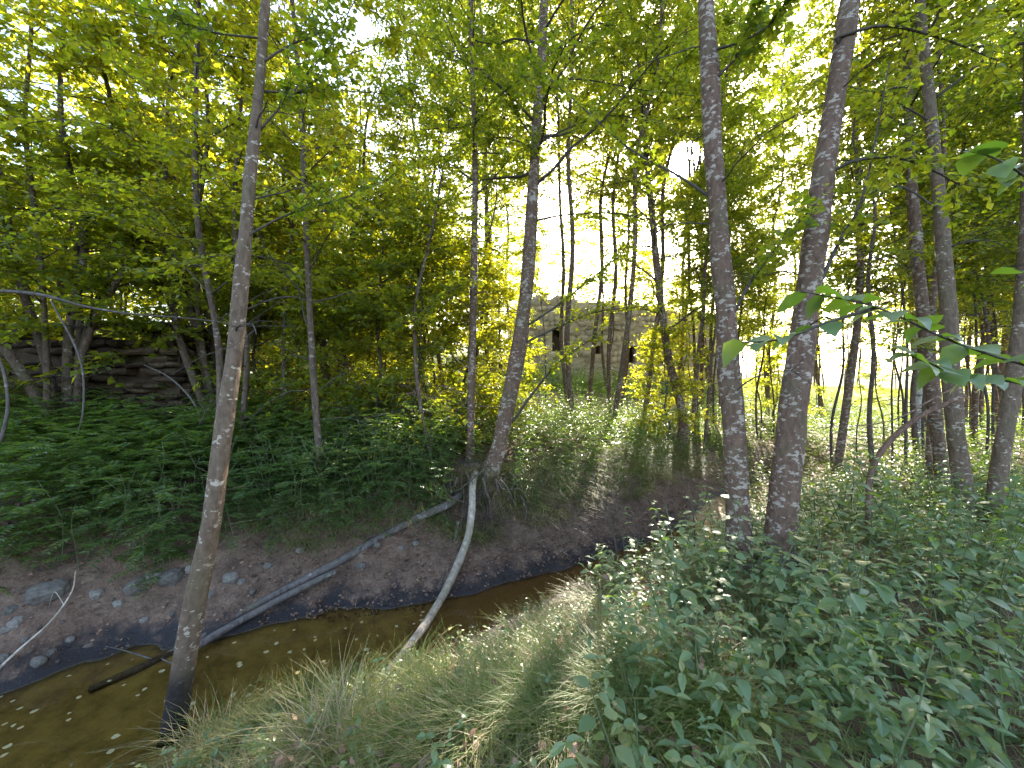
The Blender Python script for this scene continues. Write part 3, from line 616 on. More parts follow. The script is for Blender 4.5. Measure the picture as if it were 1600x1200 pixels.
def fill(k, x, y, rz, sc, label, group, name='young_tree', cat='tree'):
    K = KINDS[k]; loc = (x, y, hz(x, y)); root = thing(name, label, cat, loc, rz, sc, group)
    link('trunk', K['trunk'], root); link('branches', K['br'], root)['kind'] = 'stuff'
    near = in_gap_path(loc, K['R'] * sc, K['H'] * sc, K['H'] * K['z0'] * sc)
    o = link('foliage', leaf_mesh('foliage', K['lv'], K['m'], xf=(loc, rz, sc)) if near else K['fo'], root); o['kind'] = 'stuff'
r = np.random.default_rng(77); placed = []
def ok(x, y, dmin):
    s, w = creek(x, y)
    if abs(s[0]) < w[0] + .5: return False
    if -1.0 < x < 12 and 19 < y < 26: return False
    if -15 < x < -5 and 21 < y < 22.5: return False
    if x < -5.6 and 6.6 < y < 8.2: return False
    return all((x - a) ** 2 + (y - b) ** 2 > dmin * dmin for a, b in placed)
TREE_MARKS = {'slender dark trunk in the crowded thicket': [('beside the white birch', 8.8, 8.6), ('behind the blotched trunk pair', 5.5, 9.5), ('next to the right end of the ruin', 5.5, 13.5), ('at the edge of the sunny meadow', 11, 14), ('behind the curved speckled trunk', 9, 7.5)],
 'thin pole-like young tree in the crowded thicket': [('beside the white birch', 8.8, 8.6), ('behind the blotched trunk pair', 5.5, 9.5), ('next to the right end of the ruin', 5.5, 13.5), ('at the edge of the sunny meadow', 11, 14)],
 'yellow-green leafy young tree': [('behind the dry-stone wall', -9, 10), ('behind the splayed dark stems', -5, 10.5), ('by the broken stretch of rubble wall', -8, 16), ('behind the straight thin tree', -2, 10)],
 'low leafy young tree': [('left of the rubble heap', -2, 16.5), ('behind the straight thin tree', -2, 10), ('by the broken stretch of rubble wall', -7, 16)],
 'tree on the hillside': [('behind the left corner of the ruined house', 0, 30), ('behind the windows of the ruined house', 6, 30), ('past the right end of the ruined house', 15, 32)],
 'leafy tree standing close': [('to the end of the dry-stone wall', -4.5, 6.2), ('behind the dry-stone wall top', -8, 8), ('to the splayed dark stems', -5.5, 7.8)],
 'tall high-crowned tree': [('before the windows of the ruined house', 3, 13), ('beside the leaning tree on the roots', .3, 9), ('before the right end of the ruined house', 5, 14)]}
def scatter(n, urange, drange, kinds, dmin, label, group, sc=(.8, 1.15), bias=1.0, avoid=None, name='young_tree', cat='tree'):
    c = 0
    for _ in range(n * 14):
        if c >= n: break
        d = drange[0] + (drange[1] - drange[0]) * r.random() ** bias; uu = r.uniform(*urange); x = (uu - 800) / 600 * d
        if avoid and avoid(uu, d): continue
        if not ok(x, d, dmin): continue
        placed.append((x, d)); fill(int(r.choice(kinds)), x, d, r.uniform(0, 6.28), r.uniform(*sc), min((label + ' ' + m[0] for m in sorted(TREE_MARKS[label], key=lambda m: (x - m[1]) ** 2 + (d - m[2]) ** 2)[:1]), default=label) if label in TREE_MARKS else label, group, name, cat); c += 1
    print(label, c)
houseview = lambda uu, d: 790 < uu < 1065 and d < 19.5
scatter(34, (1010, 1640), (7.5, 15), [0, 1, 2, 6], .55, 'slender dark trunk in the crowded thicket', 'thicket beyond the creek hollow', bias=1.0, avoid=houseview)
scatter(16, (1010, 1640), (8, 15), [6], .4, 'thin pole-like young tree in the crowded thicket', 'poles in the thicket beyond the creek hollow', (.6, 1.0), avoid=houseview)
scatter(12, (1300, 1900), (5.5, 9), [0, 1], .9, 'young tree growing behind the curved speckled trunk', 'young trees behind the curved speckled trunk')
scatter(22, (-200, 720), (8.5, 18), [3, 4, 4, 5, 1], .8, 'yellow-green leafy young tree', 'leafy young trees behind the dry-stone wall', (.55, .9))
scatter(6, (770, 1090), (8.5, 17), [8], 1.4, 'tall high-crowned tree', 'high-crowned trees before the ruin', (.85, 1.1), avoid=lambda uu, d: any(abs(uu - k) < 14 for k in (870, 935, 990)))
scatter(7, (-260, 520), (4.8, 8.2), [4, 3], 1.0, 'leafy tree standing close', 'leafy trees close to the dry-stone wall', (.85, 1.1), avoid=lambda uu, d: 130 < uu < 330 and d < 6.9)
scatter(7, (1120, 1640), (6, 12), [8], 1.5, 'tall high-crowned tree rising out of the thicket', 'high-crowned trees in the thicket', (.8, 1.1))
scatter(16, (-160, 470), (7.2, 13), [7], .8, 'low leafy bush growing behind the dry-stone wall', 'low bushes behind the dry-stone wall', (1.0, 1.6), name='bush', cat='bush')
scatter(8, (430, 800), (8, 17), [7], .8, 'low leafy bush on the slope left of the ruined house', 'low bushes left of the ruined house', (.7, 1.1), name='bush', cat='bush')
scatter(9, (1070, 1640), (12, 22), [7], .9, 'low leafy bush at the edge of the sunny meadow', 'low bushes by the meadow', (.6, 1.0), name='bush', cat='bush')
scatter(7, (980, 1300), (13, 18.6), [8], 1.2, 'tall high-crowned tree beside the right end of the ruined house', 'high-crowned trees beside the ruin', (1.0, 1.35), avoid=lambda uu, d: uu < 1065 and any(abs(uu - k) < 16 for k in (990, 1010)))
scatter(3, (570, 760), (8.5, 12), [8], 1.2, 'tall high-crowned tree on the slope behind the straight thin tree', 'high-crowned trees left of the ruin', (.85, 1.05))
scatter(28, (740, 1110), (26.4, 36), [4, 4, 7], .8, 'leafy tree hanging low over the back of the ruined house', 'leafy trees over the ruin', (.6, .9))
scatter(2, (-80, 90), (4.8, 6.2), [7], .7, 'small bush hanging in front of the dry-stone wall', 'bushes before the dry-stone wall', (.32, .42), name='bush', cat='bush')
scatter(9, (380, 740), (6.8, 9.5), [7], .7, 'yellow-green bush screening the slope behind the bent wiry sapling', 'bushes behind the wiry sapling', (.8, 1.35), name='bush', cat='bush')
scatter(2, (1030, 1090), (9, 13), [7], .9, 'loose leafy bush veiling the right end of the ruined house', 'bushes veiling the ruin', (.7, 1.0), name='bush', cat='bush')
scatter(16, (420, 1000), (8, 15), [6], .5, 'thin pole-like young tree on the nettle slope below the ruin', 'poles on the nettle slope', (.7, 1.1), avoid=lambda uu, d: any(abs(uu - k) < 16 for k in (870, 935, 990)))
scatter(22, (1080, 1640), (6.5, 13), [6], .4, 'thin pole-like young tree crowded behind the blotched trunk pair', 'poles behind the trunk pair', (.6, 1.1))
scatter(5, (815, 1050), (8.6, 13.5), [8], 1.1, 'tall high-crowned tree with a thin trunk on the nettles right of the leaning tree', 'high-crowned trees right of the leaning tree', (.9, 1.1), avoid=lambda uu, d: any(abs(uu - k) < 15 for k in (870, 935, 990)))
scatter(7, (850, 1030), (27, 38), [2, 4], .8, 'taller hillside tree showing above the wall of the ruined house', 'taller trees above the ruin', (1.0, 1.3))
scatter(15, (380, 790), (9, 19), [5, 3, 4], .8, 'low leafy young tree', 'young trees left of the ruined house', (.5, .8))
scatter(44, (560, 1240), (26.5, 44), [0, 2, 2], 1.3, 'tree on the hillside', 'trees behind the ruined house', (.65, .95))
scatter(22, (-300, 560), (17, 40), [1, 1, 4], 1.5, 'tall tree up the slope behind the leafy young trees', 'trees up the left slope', (.9, 1.3))
scatter(24, (1150, 1900), (28, 48), [0, 2], 1.8, 'tree at the far edge of the sunny meadow', 'trees beyond the meadow', (.8, 1.2))

# ------------------------------------------------------------------ fallen wood, roots, stones
def stick(name, label, pts, r0, r1, mat, n=26, sides=9, cat='log', wob=.14, group=None, extra=()):
    W = [P(*p) for p in pts]; W = spline(W, n); b = W[0]
    root = thing(name, label, cat, b, group=group); mb = MB(); add_tube(mb, W - b, np.linspace(r0, r1, n), sides, wob, len(label)); link('stem', mb.mesh('stem', mat), root)
    for q, r_ in extra:
        mb = MB(); qq = spline([P(*p) for p in q], 12) - b; add_tube(mb, qq, np.linspace(r_, r_ * .3, 12), 5, .1, 3); link('twig', mb.mesh('twig', mat), root)
    return root
stick('fallen_log', 'long grey log slanting down the bank from the roots into the water', [(722, 772, 5.5), (695, 790, 5.1), (640, 815, 4.85), (540, 872, 4.4), (420, 935, 4.0), (310, 1000, 3.6), (215, 1045, 3.3), (140, 1078, 3.1)], .056, .028, M_log, extra=[([(560, 861, 4.5), (572, 842, 4.55), (590, 834, 4.6)], .012), ([(455, 917, 4.12), (440, 898, 4.15)], .011), ([(360, 970, 3.8), (352, 985, 3.7), (340, 992, 3.62)], .008), ([(238, 1030, 3.36), (190, 1015, 3.3), (165, 1010, 3.25)], .008), ([(250, 1028, 3.38), (275, 1040, 3.2), (290, 1045, 3.1)], .007)])
stick('fallen_log', 'shorter thin log lying parallel below the long grey log', [(524, 893, 4.25), (450, 930, 3.98), (380, 968, 3.75), (318, 1003, 3.5), (285, 1022, 3.36)], .033, .036, M_log)
stick('dead_limb', 'pale barkless bent limb propped across the creek from the roots', [(742, 738, 5.75), (738, 765, 5.3), (737, 800, 5.0), (728, 850, 4.75), (700, 915, 4.3), (665, 975, 3.8), (620, 1035, 3.35), (585, 1070, 3.05)], .050, .040, M_dead, 30)
stick('dead_limb', 'dark thin limb hanging behind the pale bent one', [(716, 815, 5.0), (710, 850, 4.8), (697, 890, 4.55), (683, 925, 4.35)], .022, .016, M_log, 16)
stick('fallen_branch', 'thin dark stick lying down the soil below the roots', [(690, 850, 4.95), (640, 880, 4.7), (585, 920, 4.35), (556, 945, 4.15)], .014, .008, M_twig, 16, 6, 'branch', extra=[([(575, 927, 4.3), (583, 960, 4.0), (586, 985, 3.75)], .005)])
stick('fallen_branch', 'curved bare twig leaning over the stony left bank', [(-20, 1062, 2.75), (30, 1015, 2.95), (80, 970, 3.1), (112, 925, 3.2), (118, 893, 3.22)], .011, .004, M_dead, 18, 6, 'branch', extra=[([(100, 945, 3.17), (85, 925, 3.2), (76, 950, 3.25)], .004)])
stick('broken_branch', 'reddish brown broken branch bent over above the nettles', [(1358, 900, 3.9), (1357, 800, 3.9), (1360, 740, 3.9), (1385, 695, 3.85), (1430, 655, 3.8), (1480, 630, 3.75), (1508, 617, 3.7)], .028, .020, M_rust, 26, 8, 'branch',
      extra=[([(1425, 658, 3.8), (1432, 640, 3.8), (1445, 628, 3.8)], .007), ([(1362, 752, 3.9), (1395, 750, 3.85), (1425, 762, 3.8)], .006), ([(1352, 745, 3.9), (1348, 737, 3.9)], .012), ([(1506, 598, 3.7), (1460, 622, 3.6), (1400, 655, 3.5), (1340, 665, 3.4), (1280, 668, 3.4)], .009)])
stick('fallen_branch', 'long sunlit pole-like branch hanging level below the left foliage', [(-40, 452, 3.6), (60, 460, 3.8), (130, 478, 4.0), (200, 490, 4.2), (300, 498, 4.6), (380, 508, 4.9)], .018, .007, M_log, 22, 7, 'branch')
stick('bent_stem', 'thin arching dead stem in front of the dry-stone wall', [(80, 470, 5.2), (125, 560, 5.2), (130, 640, 5.2), (118, 690, 5.2)], .013, .012, M_log, 18, 6, 'branch')
stick('bent_stem', 'thin curved stem leaning at the end of the dry-stone wall', [(322, 672, 6.2), (300, 625, 6.2), (265, 590, 6.2), (225, 570, 6.1)], .022, .008, M_log, 18, 6, 'branch')
stick('bent_stem', 'smooth grey vine stem at the far end of the dry-stone wall', [(2, 690, 4.4), (12, 640, 4.4), (8, 590, 4.4), (-8, 540, 4.4)], .018, .012, M_log, 14, 6, 'branch')
for i, (a, b) in enumerate([((975, 910), (925, 740)), ((968, 905), (945, 800)), ((985, 908), (990, 800)), ((972, 906), (905, 830)), ((1085, 880), (1075, 755)), ((980, 910), (955, 765))]):
    d = 4.55 if i != 4 else 4.3
    stick('bare_stem', 'thin bare shoot sprouting from the grass at the water\'s edge', [(a[0], a[1] + 12, d), ((a[0] * .55 + b[0] * .45) + 4, a[1] * .5 + b[1] * .5, d), (b[0], b[1], d)], .012, .005, M_stemr, 12, 5, 'shoot', .1, 'bare shoots at the water\'s edge')
# washed-out root mat hanging at the foot of the leaning tree
rs = np.random.default_rng(8); rm = thing('root_mat', 'tangle of dark exposed roots hanging from the undercut bank', 'roots', P(735, 755, 5.6))
b = P(735, 755, 5.6)
for k in range(46):
    st = P(rs.uniform(655, 815), rs.uniform(725, 775), rs.uniform(5.35, 5.8)); sp = rs.uniform(-.5, .5)
    q = [st]; dd = np.array([sp, -rs.uniform(.3, .8), -rs.uniform(.5, 1.1)])
    for j in range(5): dd = dd + rs.normal(size=3) * .22; q.append(q[-1] + dd * rs.uniform(.10, .17))
    mb = MB(); add_tube(mb, spline(q, 12) - b, np.linspace(rs.uniform(.006, .02), .003, 12), 4, .1, k); link('root', mb.mesh('root', M_root), rm)
for k in range(26):
    q0 = onto_ground(rs.uniform(600, 1060), rs.uniform(745, 830), 3.5) + np.array([0, .06, .02]); dd = np.array([rs.normal() * .5, -rs.uniform(.2, .6), -rs.uniform(.3, .8)]); q = [q0]
    for j in range(4): dd = dd + rs.normal(size=3) * .25; q.append(q[-1] + dd * rs.uniform(.06, .13))
    mb = MB(); add_tube(mb, spline(q, 9) - b, np.linspace(rs.uniform(.004, .011), .002, 9), 4, .1, k); link('root', mb.mesh('root', M_root), rm)
boul = [rock_mesh('stone', M_stone, 200 + i, .75, 9) for i in range(6)]
def rock(u, v, s, lab, grp, q=.6):
    # meet the bank along the ray through the place where the stone lies
    p = onto_ground(u, v, 2.2); d = p[1]; o = link('stone', boul[random.randrange(6)]); s = s * d / 600 * .75
    o.matrix_world = trs((p[0], p[1], p[2] + s * .08), (random.uniform(-.3, .3), random.uniform(-.3, .3), random.uniform(0, 6)), (s, s * .75, s * q)); tag(o, lab, 'stone', grp)
for u_, v_, s_ in [(22, 956, 30), (28, 975, 34), (12, 985, 22), (75, 930, 62), (212, 918, 40), (240, 905, 34), (185, 945, 24), (150, 930, 28), (265, 905, 44), (360, 905, 32), (378, 910, 22), (300, 890, 26), (60, 1035, 26), (80, 1022, 20), (5, 1030, 24), (110, 1000, 18), (225, 970, 16), (565, 885, 22), (590, 852, 15), (626, 857, 16), (650, 850, 17), (330, 930, 18), (420, 885, 20), (470, 860, 18), (270, 960, 15), (140, 1010, 15), (180, 990, 14), (40, 1000, 16), (395, 925, 14)]:
    rock(u_, v_, s_, 'grey stone bedded in the bare soil of the far bank', 'stones on the far bank')
def sample_near(n, cond, ur=(-20, 1620), dr=(1.2, 9), seed=1):
    rs = np.random.default_rng(seed); m = n * 12
    d = rs.uniform(dr[0] ** 2, dr[1] ** 2, m) ** .5; x = (rs.uniform(ur[0], ur[1], m) - 800) / 600 * d
    s, w = creek(x, d); e = np.abs(s) - w; z = height(x, d); k = cond(x, d, s, e, z); return np.column_stack([x, d, z])[k][:n]
pts = sample_near(1700, lambda x, y, s, e, z: (s > 0) & (e > .02) & (e < 1.5) & (np.random.default_rng(2).random(len(x)) < np.clip(1.3 - e * .6, .1, 1)), dr=(2, 8), seed=5)
peb = MB(); rs = np.random.default_rng(12); bm = boul[0]
bv = np.array([v.co[:] for v in bm.vertices]); bq = np.array([f.vertices[:] for f in bm.polygons if len(f.vertices) == 4]); bt = np.array([f.vertices[:] for f in bm.polygons if len(f.vertices) == 3])
for p in pts[:600]:
    s = rs.uniform(.012, .05); c = rs.uniform(0, 6.28); R = np.array([[math.cos(c), -math.sin(c), 0], [math.sin(c), math.cos(c), 0], [0, 0, .6]])
    peb.add2((bv * [1, .75, 1] * s) @ R.T + p - [0, 0, s * .12], bq, bt)
tag(link('pebbles', peb.mesh('pebbles', M_peb, False)), 'small pebbles scattered over the bare far bank', 'gravel', kind='stuff')
# leaf litter on the soil, single leaves on the water
pts = sample_near(9000, lambda x, y, s, e, z: (e > .01) & ((s > 0) & (e < 1.8) | (s < 0) & (e < 2.4)), dr=(1.3, 8), seed=6); n = len(pts); rs = np.random.default_rng(13)
v, f = place(LEAF2, pts + np.array([0, 0, .012]), np.column_stack([rs.normal(size=(n, 2)), rs.normal(size=n) * .25]), np.array([0, 0, 1]) + rs.normal(size=(n, 3)) * .45, rs.uniform(.02, .055, n))
mb = MB(); mb.add(v, f); tag(link('leaf_litter', mb.mesh('leaf_litter', M_litter, False)), 'brown fallen leaves strewn over the bare banks', 'leaves', kind='stuff')
pts = sample_near(3800, lambda x, y, s, e, z: (s > 0) & (e > .0) & (e < .75), ur=(380, 1150), dr=(3.2, 7.5), seed=17); n = len(pts)
v, f = place(LEAF2, pts + np.array([0, 0, .012]), np.column_stack([rs.normal(size=(n, 2)), rs.normal(size=n) * .25]), np.array([0, 0, 1]) + rs.normal(size=(n, 3)) * .5, rs.uniform(.02, .055, n))
mb = MB(); mb.add(v, f); tag(link('leaf_litter', mb.mesh('mud_litter', M_litter, False)), 'thick brown leaf litter on the mud below the exposed roots', 'leaves', kind='stuff')
pts = sample_near(420, lambda x, y, s, e, z: (s < 0) & (e > .3) & (vnoise(x * 1.9 + 4, y * 1.9) > .02), ur=(420, 1100), dr=(1.2, 4.2), seed=16); n = len(pts)
v, f = place(OVATE, pts + np.column_stack([np.zeros((n, 2)), rs.uniform(.04, .13, n)]), np.column_stack([rs.normal(size=(n, 2)), rs.normal(size=n) * .4]), np.array([0, 0, 1]) + rs.normal(size=(n, 3)) * .6, rs.uniform(.03, .06, n))
mb = MB(); mb.add(v, f); tag(link('leaf_litter', mb.mesh('grass_litter', M_litter, True)), 'curled brown leaves caught in the grass of the near bank', 'leaves', kind='stuff')
fl = []
for i in range(3):
    tv = OVATE[0].copy(); tv[:, 2] *= .25; tv[:, 0] -= .5; mb = MB(); mb.add(tv * [1, 1.15, 1], OVATE[1]); fl.append(mb.mesh('floating_leaf', M_float))
rs = np.random.default_rng(15); c = 0
while c < 75:
    uu, vv = rs.uniform(0, 800), rs.uniform(930, 1195); d = CAMZ * 600 / (vv - 600); x = (uu - 800) / 600 * d; s, w = creek(x, d)
    if abs(s[0]) > w[0] * .9: continue
    sz = rs.uniform(.018, .052); o = link('floating_leaf', fl[c % 3], None, trs((x, d, .006), (rs.normal() * .05, rs.normal() * .05, rs.uniform(0, 6.28)), (sz, sz, sz))); tag(o, 'small yellowed leaf floating on the shallow creek water', 'leaf', 'leaves floating on the creek'); c += 1

def by(p, base, marks):
    k = min(marks, key=lambda m: (p[0] - m[1]) ** 2 + (p[1] - m[2]) ** 2); return base + ' ' + k[0]
NEAR_MARKS = [('at the foot of the blotched trunk pair', 2.0, 3.1), ('below the reddish broken branch', 3.6, 3.4), ('around the foot of the curved speckled trunk', 5.0, 4.1), ('under the hazel branches', 2.2, 1.5), ('next to the drooping grass tussocks', .9, 2.2), ('by the bare shoots at the water', 1.5, 4.0)]
FAR_MARKS = [('below the dry-stone wall', -5.5, 5.2), ('above the stony left bank', -4.2, 4.0), ('above the long grey log', -2.0, 4.8), ('behind the wiry bent sapling', -1.3, 6.2)]
NET_MARKS = [('left of the exposed roots', -1.8, 5.6), ('right behind the leaning tree on the roots', -.2, 6.8), ('over the bare mud slope', 1.0, 6.2), ('on the slope towards the ruined house', 1.5, 9.0), ('near the creek hollow', 3.2, 7.8)]
GRASS_MARKS = [('beside the tree standing in the creek', -1.6, 2.3), ('at the foot of the pale bent limb', -.7, 2.6), ('by the narrow part of the creek', .3, 3.6), ('next to the broad-leaved herbs', .8, 2.4), ('below the blotched trunk pair', 1.6, 3.0), ('among curled brown leaves', -.1, 1.8)]
# ------------------------------------------------------------------ undergrowth
def herb(seed, H, pairs, leaf, tpl, lean=.12, mode='pairs'):
    rs = np.random.default_rng(seed); st = MB(); q = [np.zeros(3) - [0, 0, .05]]; d = np.array([rs.normal() * lean, rs.normal() * lean, 1.])
    for k in range(5): q.append(q[-1] + d * (H + .05) / 5); d = d + np.array([rs.normal() * lean, rs.normal() * lean, 0])
    p = spline(q, 12); add_tube(st, p, np.linspace(.005, .002, 12), 4); pos = []; ax = []; nr = []; sz = []
    if mode == 'pairs':
        for k in range(pairs):
            t = .15 + .85 * (k + .5) / pairs; c = p[int(t * 11)]; az = (k % 2) * 1.57 + rs.uniform(-.3, .3)
            for s in (0, math.pi):
                a = az + s; el = rs.uniform(-.35, .3); pos.append(c); ax.append((math.cos(a) * math.cos(el), math.sin(a) * math.cos(el), math.sin(el))); nr.append((rs.normal() * .25, rs.normal() * .25, 1)); sz.append(leaf * (1.15 - .55 * t) * rs.uniform(.75, 1.2))
    else:                                  # feathery compound fronds
        for k in range(pairs):
            t = .12 + .85 * (k + .5) / pairs; c = p[int(t * 11)]; az = k * 2.4 + rs.uniform(-.3, .3); L = H * .42 * (1.1 - .5 * t); el = rs.uniform(.0, .5)
            dr = np.array([math.cos(az) * math.cos(el), math.sin(az) * math.cos(el), math.sin(el)]); side = np.array([-math.sin(az), math.cos(az), 0])
            fp = np.array([c + dr * L * f + np.array([0, 0, -.35 * L * f * f]) for f in np.linspace(0, 1, 6)]); add_tube(st, fp, np.linspace(.003, .0012, 6), 3)
            for j in range(7):
                f = .25 + .75 * j / 6; b = c + dr * L * f + np.array([0, 0, -.35 * L * f * f])
                for s in (-1, 1):
                    pos.append(b); ax.append(nrm(dr * .6 + side * s + np.array([0, 0, -.15]))); nr.append((rs.normal() * .2, rs.normal() * .2, 1)); sz.append(leaf * (1.1 - .55 * abs(f - .5)) * rs.uniform(.8, 1.15))
    v, f = place(tpl, np.array(pos), np.array(ax), np.array(nr), np.array(sz)); return st, (v, f)
class Plant: pass
def plant(seed, *a, **k):
    o = Plant(); lm = k.pop('mat', M_herb); o.st, o.lf = herb(seed, *a, **k); o.sm = o.st.mesh('stem', M_stem); mb = MB(); mb.add(*o.lf); o.lm = mb.mesh('foliage', lm, False); return o
NET = [plant(300 + i, .62 + .08 * (i % 3), 7, .11, LANCE2) for i in range(4)]
FEA = [plant(320 + i, .70 + .08 * (i % 3), 8, .075, LANCE2, mode='f') for i in range(4)]
NETV = [plant(365 + i, .55 + .1 * i, 8, .085, LANCE6, mat=M_broad) for i in range(3)]
BROV = [plant(345 + i, .36 + .06 * (i % 3), 5, .095, OVATE, mat=M_broad) for i in range(5)]
BRO = [plant(340 + i, .42 + .06 * (i % 3), 5, .10, LEAF2) for i in range(4)]
def put_plants(kinds, pts, label, cat, group, name, n_ind, stuffname, stufflabel, mat, sc=(.7, 1.2), seed=0, marks=None):
    rs = np.random.default_rng(seed); order = np.argsort(np.hypot(pts[:, 0], pts[:, 1])); pts = pts[order]; mb = MB()
    for i, p in enumerate(pts):
        K = kinds[rs.integers(len(kinds))]; rz = rs.uniform(0, 6.28); s = rs.uniform(*sc)
        if i < n_ind:
            t = thing(name, by(p, label, marks), cat, p, rz, s, group); link('stem', K.sm, t); link('foliage', K.lm, t)['kind'] = 'stuff'
        else:
            v, f = K.lf; c, sn = math.cos(rz), math.sin(rz); mb.add(v @ np.array([[c, -sn, 0], [sn, c, 0], [0, 0, 1]]).T * s + p, f)
    if mb.n: tag(link(stuffname, mb.mesh(stuffname, mat, False)), stufflabel, 'plants', kind='stuff')
rr = np.random.default_rng(42)
pts = sample_near(1050, lambda x, y, s, e, z: (s > 0) & (e > .72 + .5 * vnoise(x * 2, y * 2)) & (x < -1.0) & (y < 7.2) & ~((x < -5.5) & (y > 6.4)), ur=(-60, 700), dr=(2.8, 7.2), seed=50)
put_plants(FEA, pts, 'feathery dark green herb', 'plant', 'feathery herbs on the far bank', 'feathery_herb', 170, 'feathery_undergrowth', 'dense feathery green undergrowth below the dry-stone wall', M_herb, (.7, 1.15), 1, FAR_MARKS)
pts = sample_near(2900, lambda x, y, s, e, z: (s > 0) & (e > .95 - .28 * sstep(-.6, .6, x) + .6 * vnoise(x * 2, y * 2)) & (x > -3.2) & ~((np.abs(x + .5) < .5) & (y < 5.9)), ur=(400, 1180), dr=(4.5, 11), seed=51)
put_plants(NET + BRO[:1], pts, 'leafy green nettle', 'plant', 'nettles on the far bank', 'nettle', 200, 'nettle_undergrowth', 'dense nettles covering the far bank and slope', M_herb, (.6, 1.1), 2, NET_MARKS)
pts = sample_near(4800, lambda x, y, s, e, z: ((s > 0) & (e > .9) | (x > 6.5)) & ~((x > -1) & (x < 11) & (y > 19.6)), ur=(-100, 1680), dr=(7, 20.5), seed=52)
put_plants(NET + BRO, pts, '', '', '', '', 0, 'slope_undergrowth', 'green nettle cover on the slope below the ruined house', M_herb, (.8, 1.4), 3)
pts = sample_near(1700, lambda x, y, s, e, z: (x > 4.5) | ((s < 0) & (e > .5)), ur=(1090, 1680), dr=(5.5, 14), seed=57)
put_plants(NET + BRO, pts, '', '', '', '', 0, 'thicket_undergrowth', 'green herb cover between the trunks of the thicket', M_herb, (.6, 1.1), 7)
pts = sample_near(900, lambda x, y, s, e, z: (s > 0) & (y > 15.5) & (y < 19.7), ur=(700, 1120), dr=(15.5, 19.7), seed=58)
put_plants(NET, pts, '', '', '', '', 0, 'tall_nettles', 'tall nettles crowding the foot of the ruined house', M_herb, (1.1, 1.7), 8)
# near bank: broad-leaved plants, every leaf its own piece
LEAFM = []
for i in range(4):
    tv = OVATE[0].copy(); tv[:, 1] *= (1.0, .85, 1.15, .95)[i]; tv[:, 2] *= (1, 1.6, .6, 1.2)[i]; mb = MB(); mb.add(tv, OVATE[1]); LEAFM.append(mb.mesh('leaf', M_broad))
def leaf_matrix(pos, ax, nr, s):
    a = nrm(np.asarray(ax, float)); b = nrm(np.cross(nr, a)); c = np.cross(a, b); m = Matrix.Identity(4)
    for i in range(3): m[i][0], m[i][1], m[i][2], m[i][3] = a[i] * s, b[i] * s, c[i] * s, pos[i]
    return m
def broad_kind(seed, H, pairs, leaf):
    rs = np.random.default_rng(seed); st = MB(); q = [np.array([0, 0, -.05])]; d = np.array([rs.normal() * .12, rs.normal() * .12, 1.])
    for k in range(5): q.append(q[-1] + d * (H + .05) / 5); d = d + np.array([rs.normal() * .12, rs.normal() * .12, -.05])
    p = spline(q, 12); add_tube(st, p, np.linspace(.0055, .002, 12), 5); ms = []
    for k in range(pairs):
        t = .3 + .7 * (k + .6) / pairs; c = p[min(11, int(t * 11))]; az = (k % 2) * 1.57 + rs.uniform(-.35, .35)
        for s in (0, math.pi):
            a = az + s; el = rs.uniform(-.45, .15); L = leaf * (1.15 - .45 * t) * rs.uniform(.75, 1.15); dr = np.array([math.cos(a) * math.cos(el), math.sin(a) * math.cos(el), math.sin(el)])
            pet = c + np.array([dr[0], dr[1], dr[2] + .35]) * L * .3; add_tube(st, np.array([c, (c + pet) / 2 + [0, 0, .004], pet]), [.0018, .0015, .0012], 3)
            ms.append((rs.integers(4), leaf_matrix(pet, dr, (rs.normal() * .22, rs.normal() * .22, 1), L)))
    return st.mesh('stem', M_stem), ms
BK = [broad_kind(400 + i, .30 + .13 * (i % 4), 3 + i % 3, .075 + .018 * (i % 3)) for i in range(8)]
pts = sample_near(235, lambda x, y, s, e, z: (s < 0) & (e > .5) & (y < 5.2) & (x > .36 * y + .5 * vnoise(x * 2.3, y * 2.3)) & ~((np.abs(x - 2.0) < .3) & (np.abs(y - 3.45) < .3)), ur=(760, 1640), dr=(1.15, 5), seed=60)
rs = np.random.default_rng(61)
for i, p in enumerate(pts):
    st, ms = BK[rs.integers(8)]; t = thing('broad_leaved_herb', by(p, 'soft broad-leaved green herb', NEAR_MARKS), 'plant', p, rs.uniform(0, 6.28), rs.uniform(.6, 1.25), 'broad-leaved herbs on the near bank'); link('stem', st, t)
    for k, m in ms: link('leaf', LEAFM[k], t, m)
TK = [broad_kind(440 + i, .75 + .12 * i, 7 + i, .10) for i in range(4)]
pts = sample_near(46, lambda x, y, s, e, z: (s < 0) & (e > .4) & (x > .42 * y + .4 * vnoise(x * 3, y * 3)) & (y > 1.7) & ~((np.abs(x - 2.0) < .35) & (np.abs(y - 3.45) < .4)), ur=(930, 1640), dr=(1.7, 6), seed=66)
for i, p in enumerate(pts):
    st, ms = TK[i % 4]; t = thing('tall_herb', by(p, 'tall upright leafy herb rising above the others', NEAR_MARKS), 'plant', p, rs.uniform(0, 6.28), rs.uniform(.7, 1.15), 'tall herbs on the near bank'); link('stem', st, t)
    for k, m in ms: link('leaf', LEAFM[k], t, m)
pts = sample_near(1700, lambda x, y, s, e, z: (s < 0) & (e > .35) & (x > .24 * y + .6 * vnoise(x * 2.3, y * 2.3)), ur=(720, 1750), dr=(1.1, 7), seed=62)
put_plants(BROV + NETV, pts, '', '', '', '', 0, 'near_undergrowth', 'low green herb cover filling the near bank', M_broad, (.45, 1.0), 4)
pts = sample_near(230, lambda x, y, s, e, z: (s < 0) & (e > .12) & (x < .7), ur=(150, 1080), dr=(1.2, 4), seed=63)
put_plants(BROV, pts, '', '', '', '', 0, 'edge_herbs', 'small pale green herbs at the near water edge', M_broad, (.3, .6), 5)
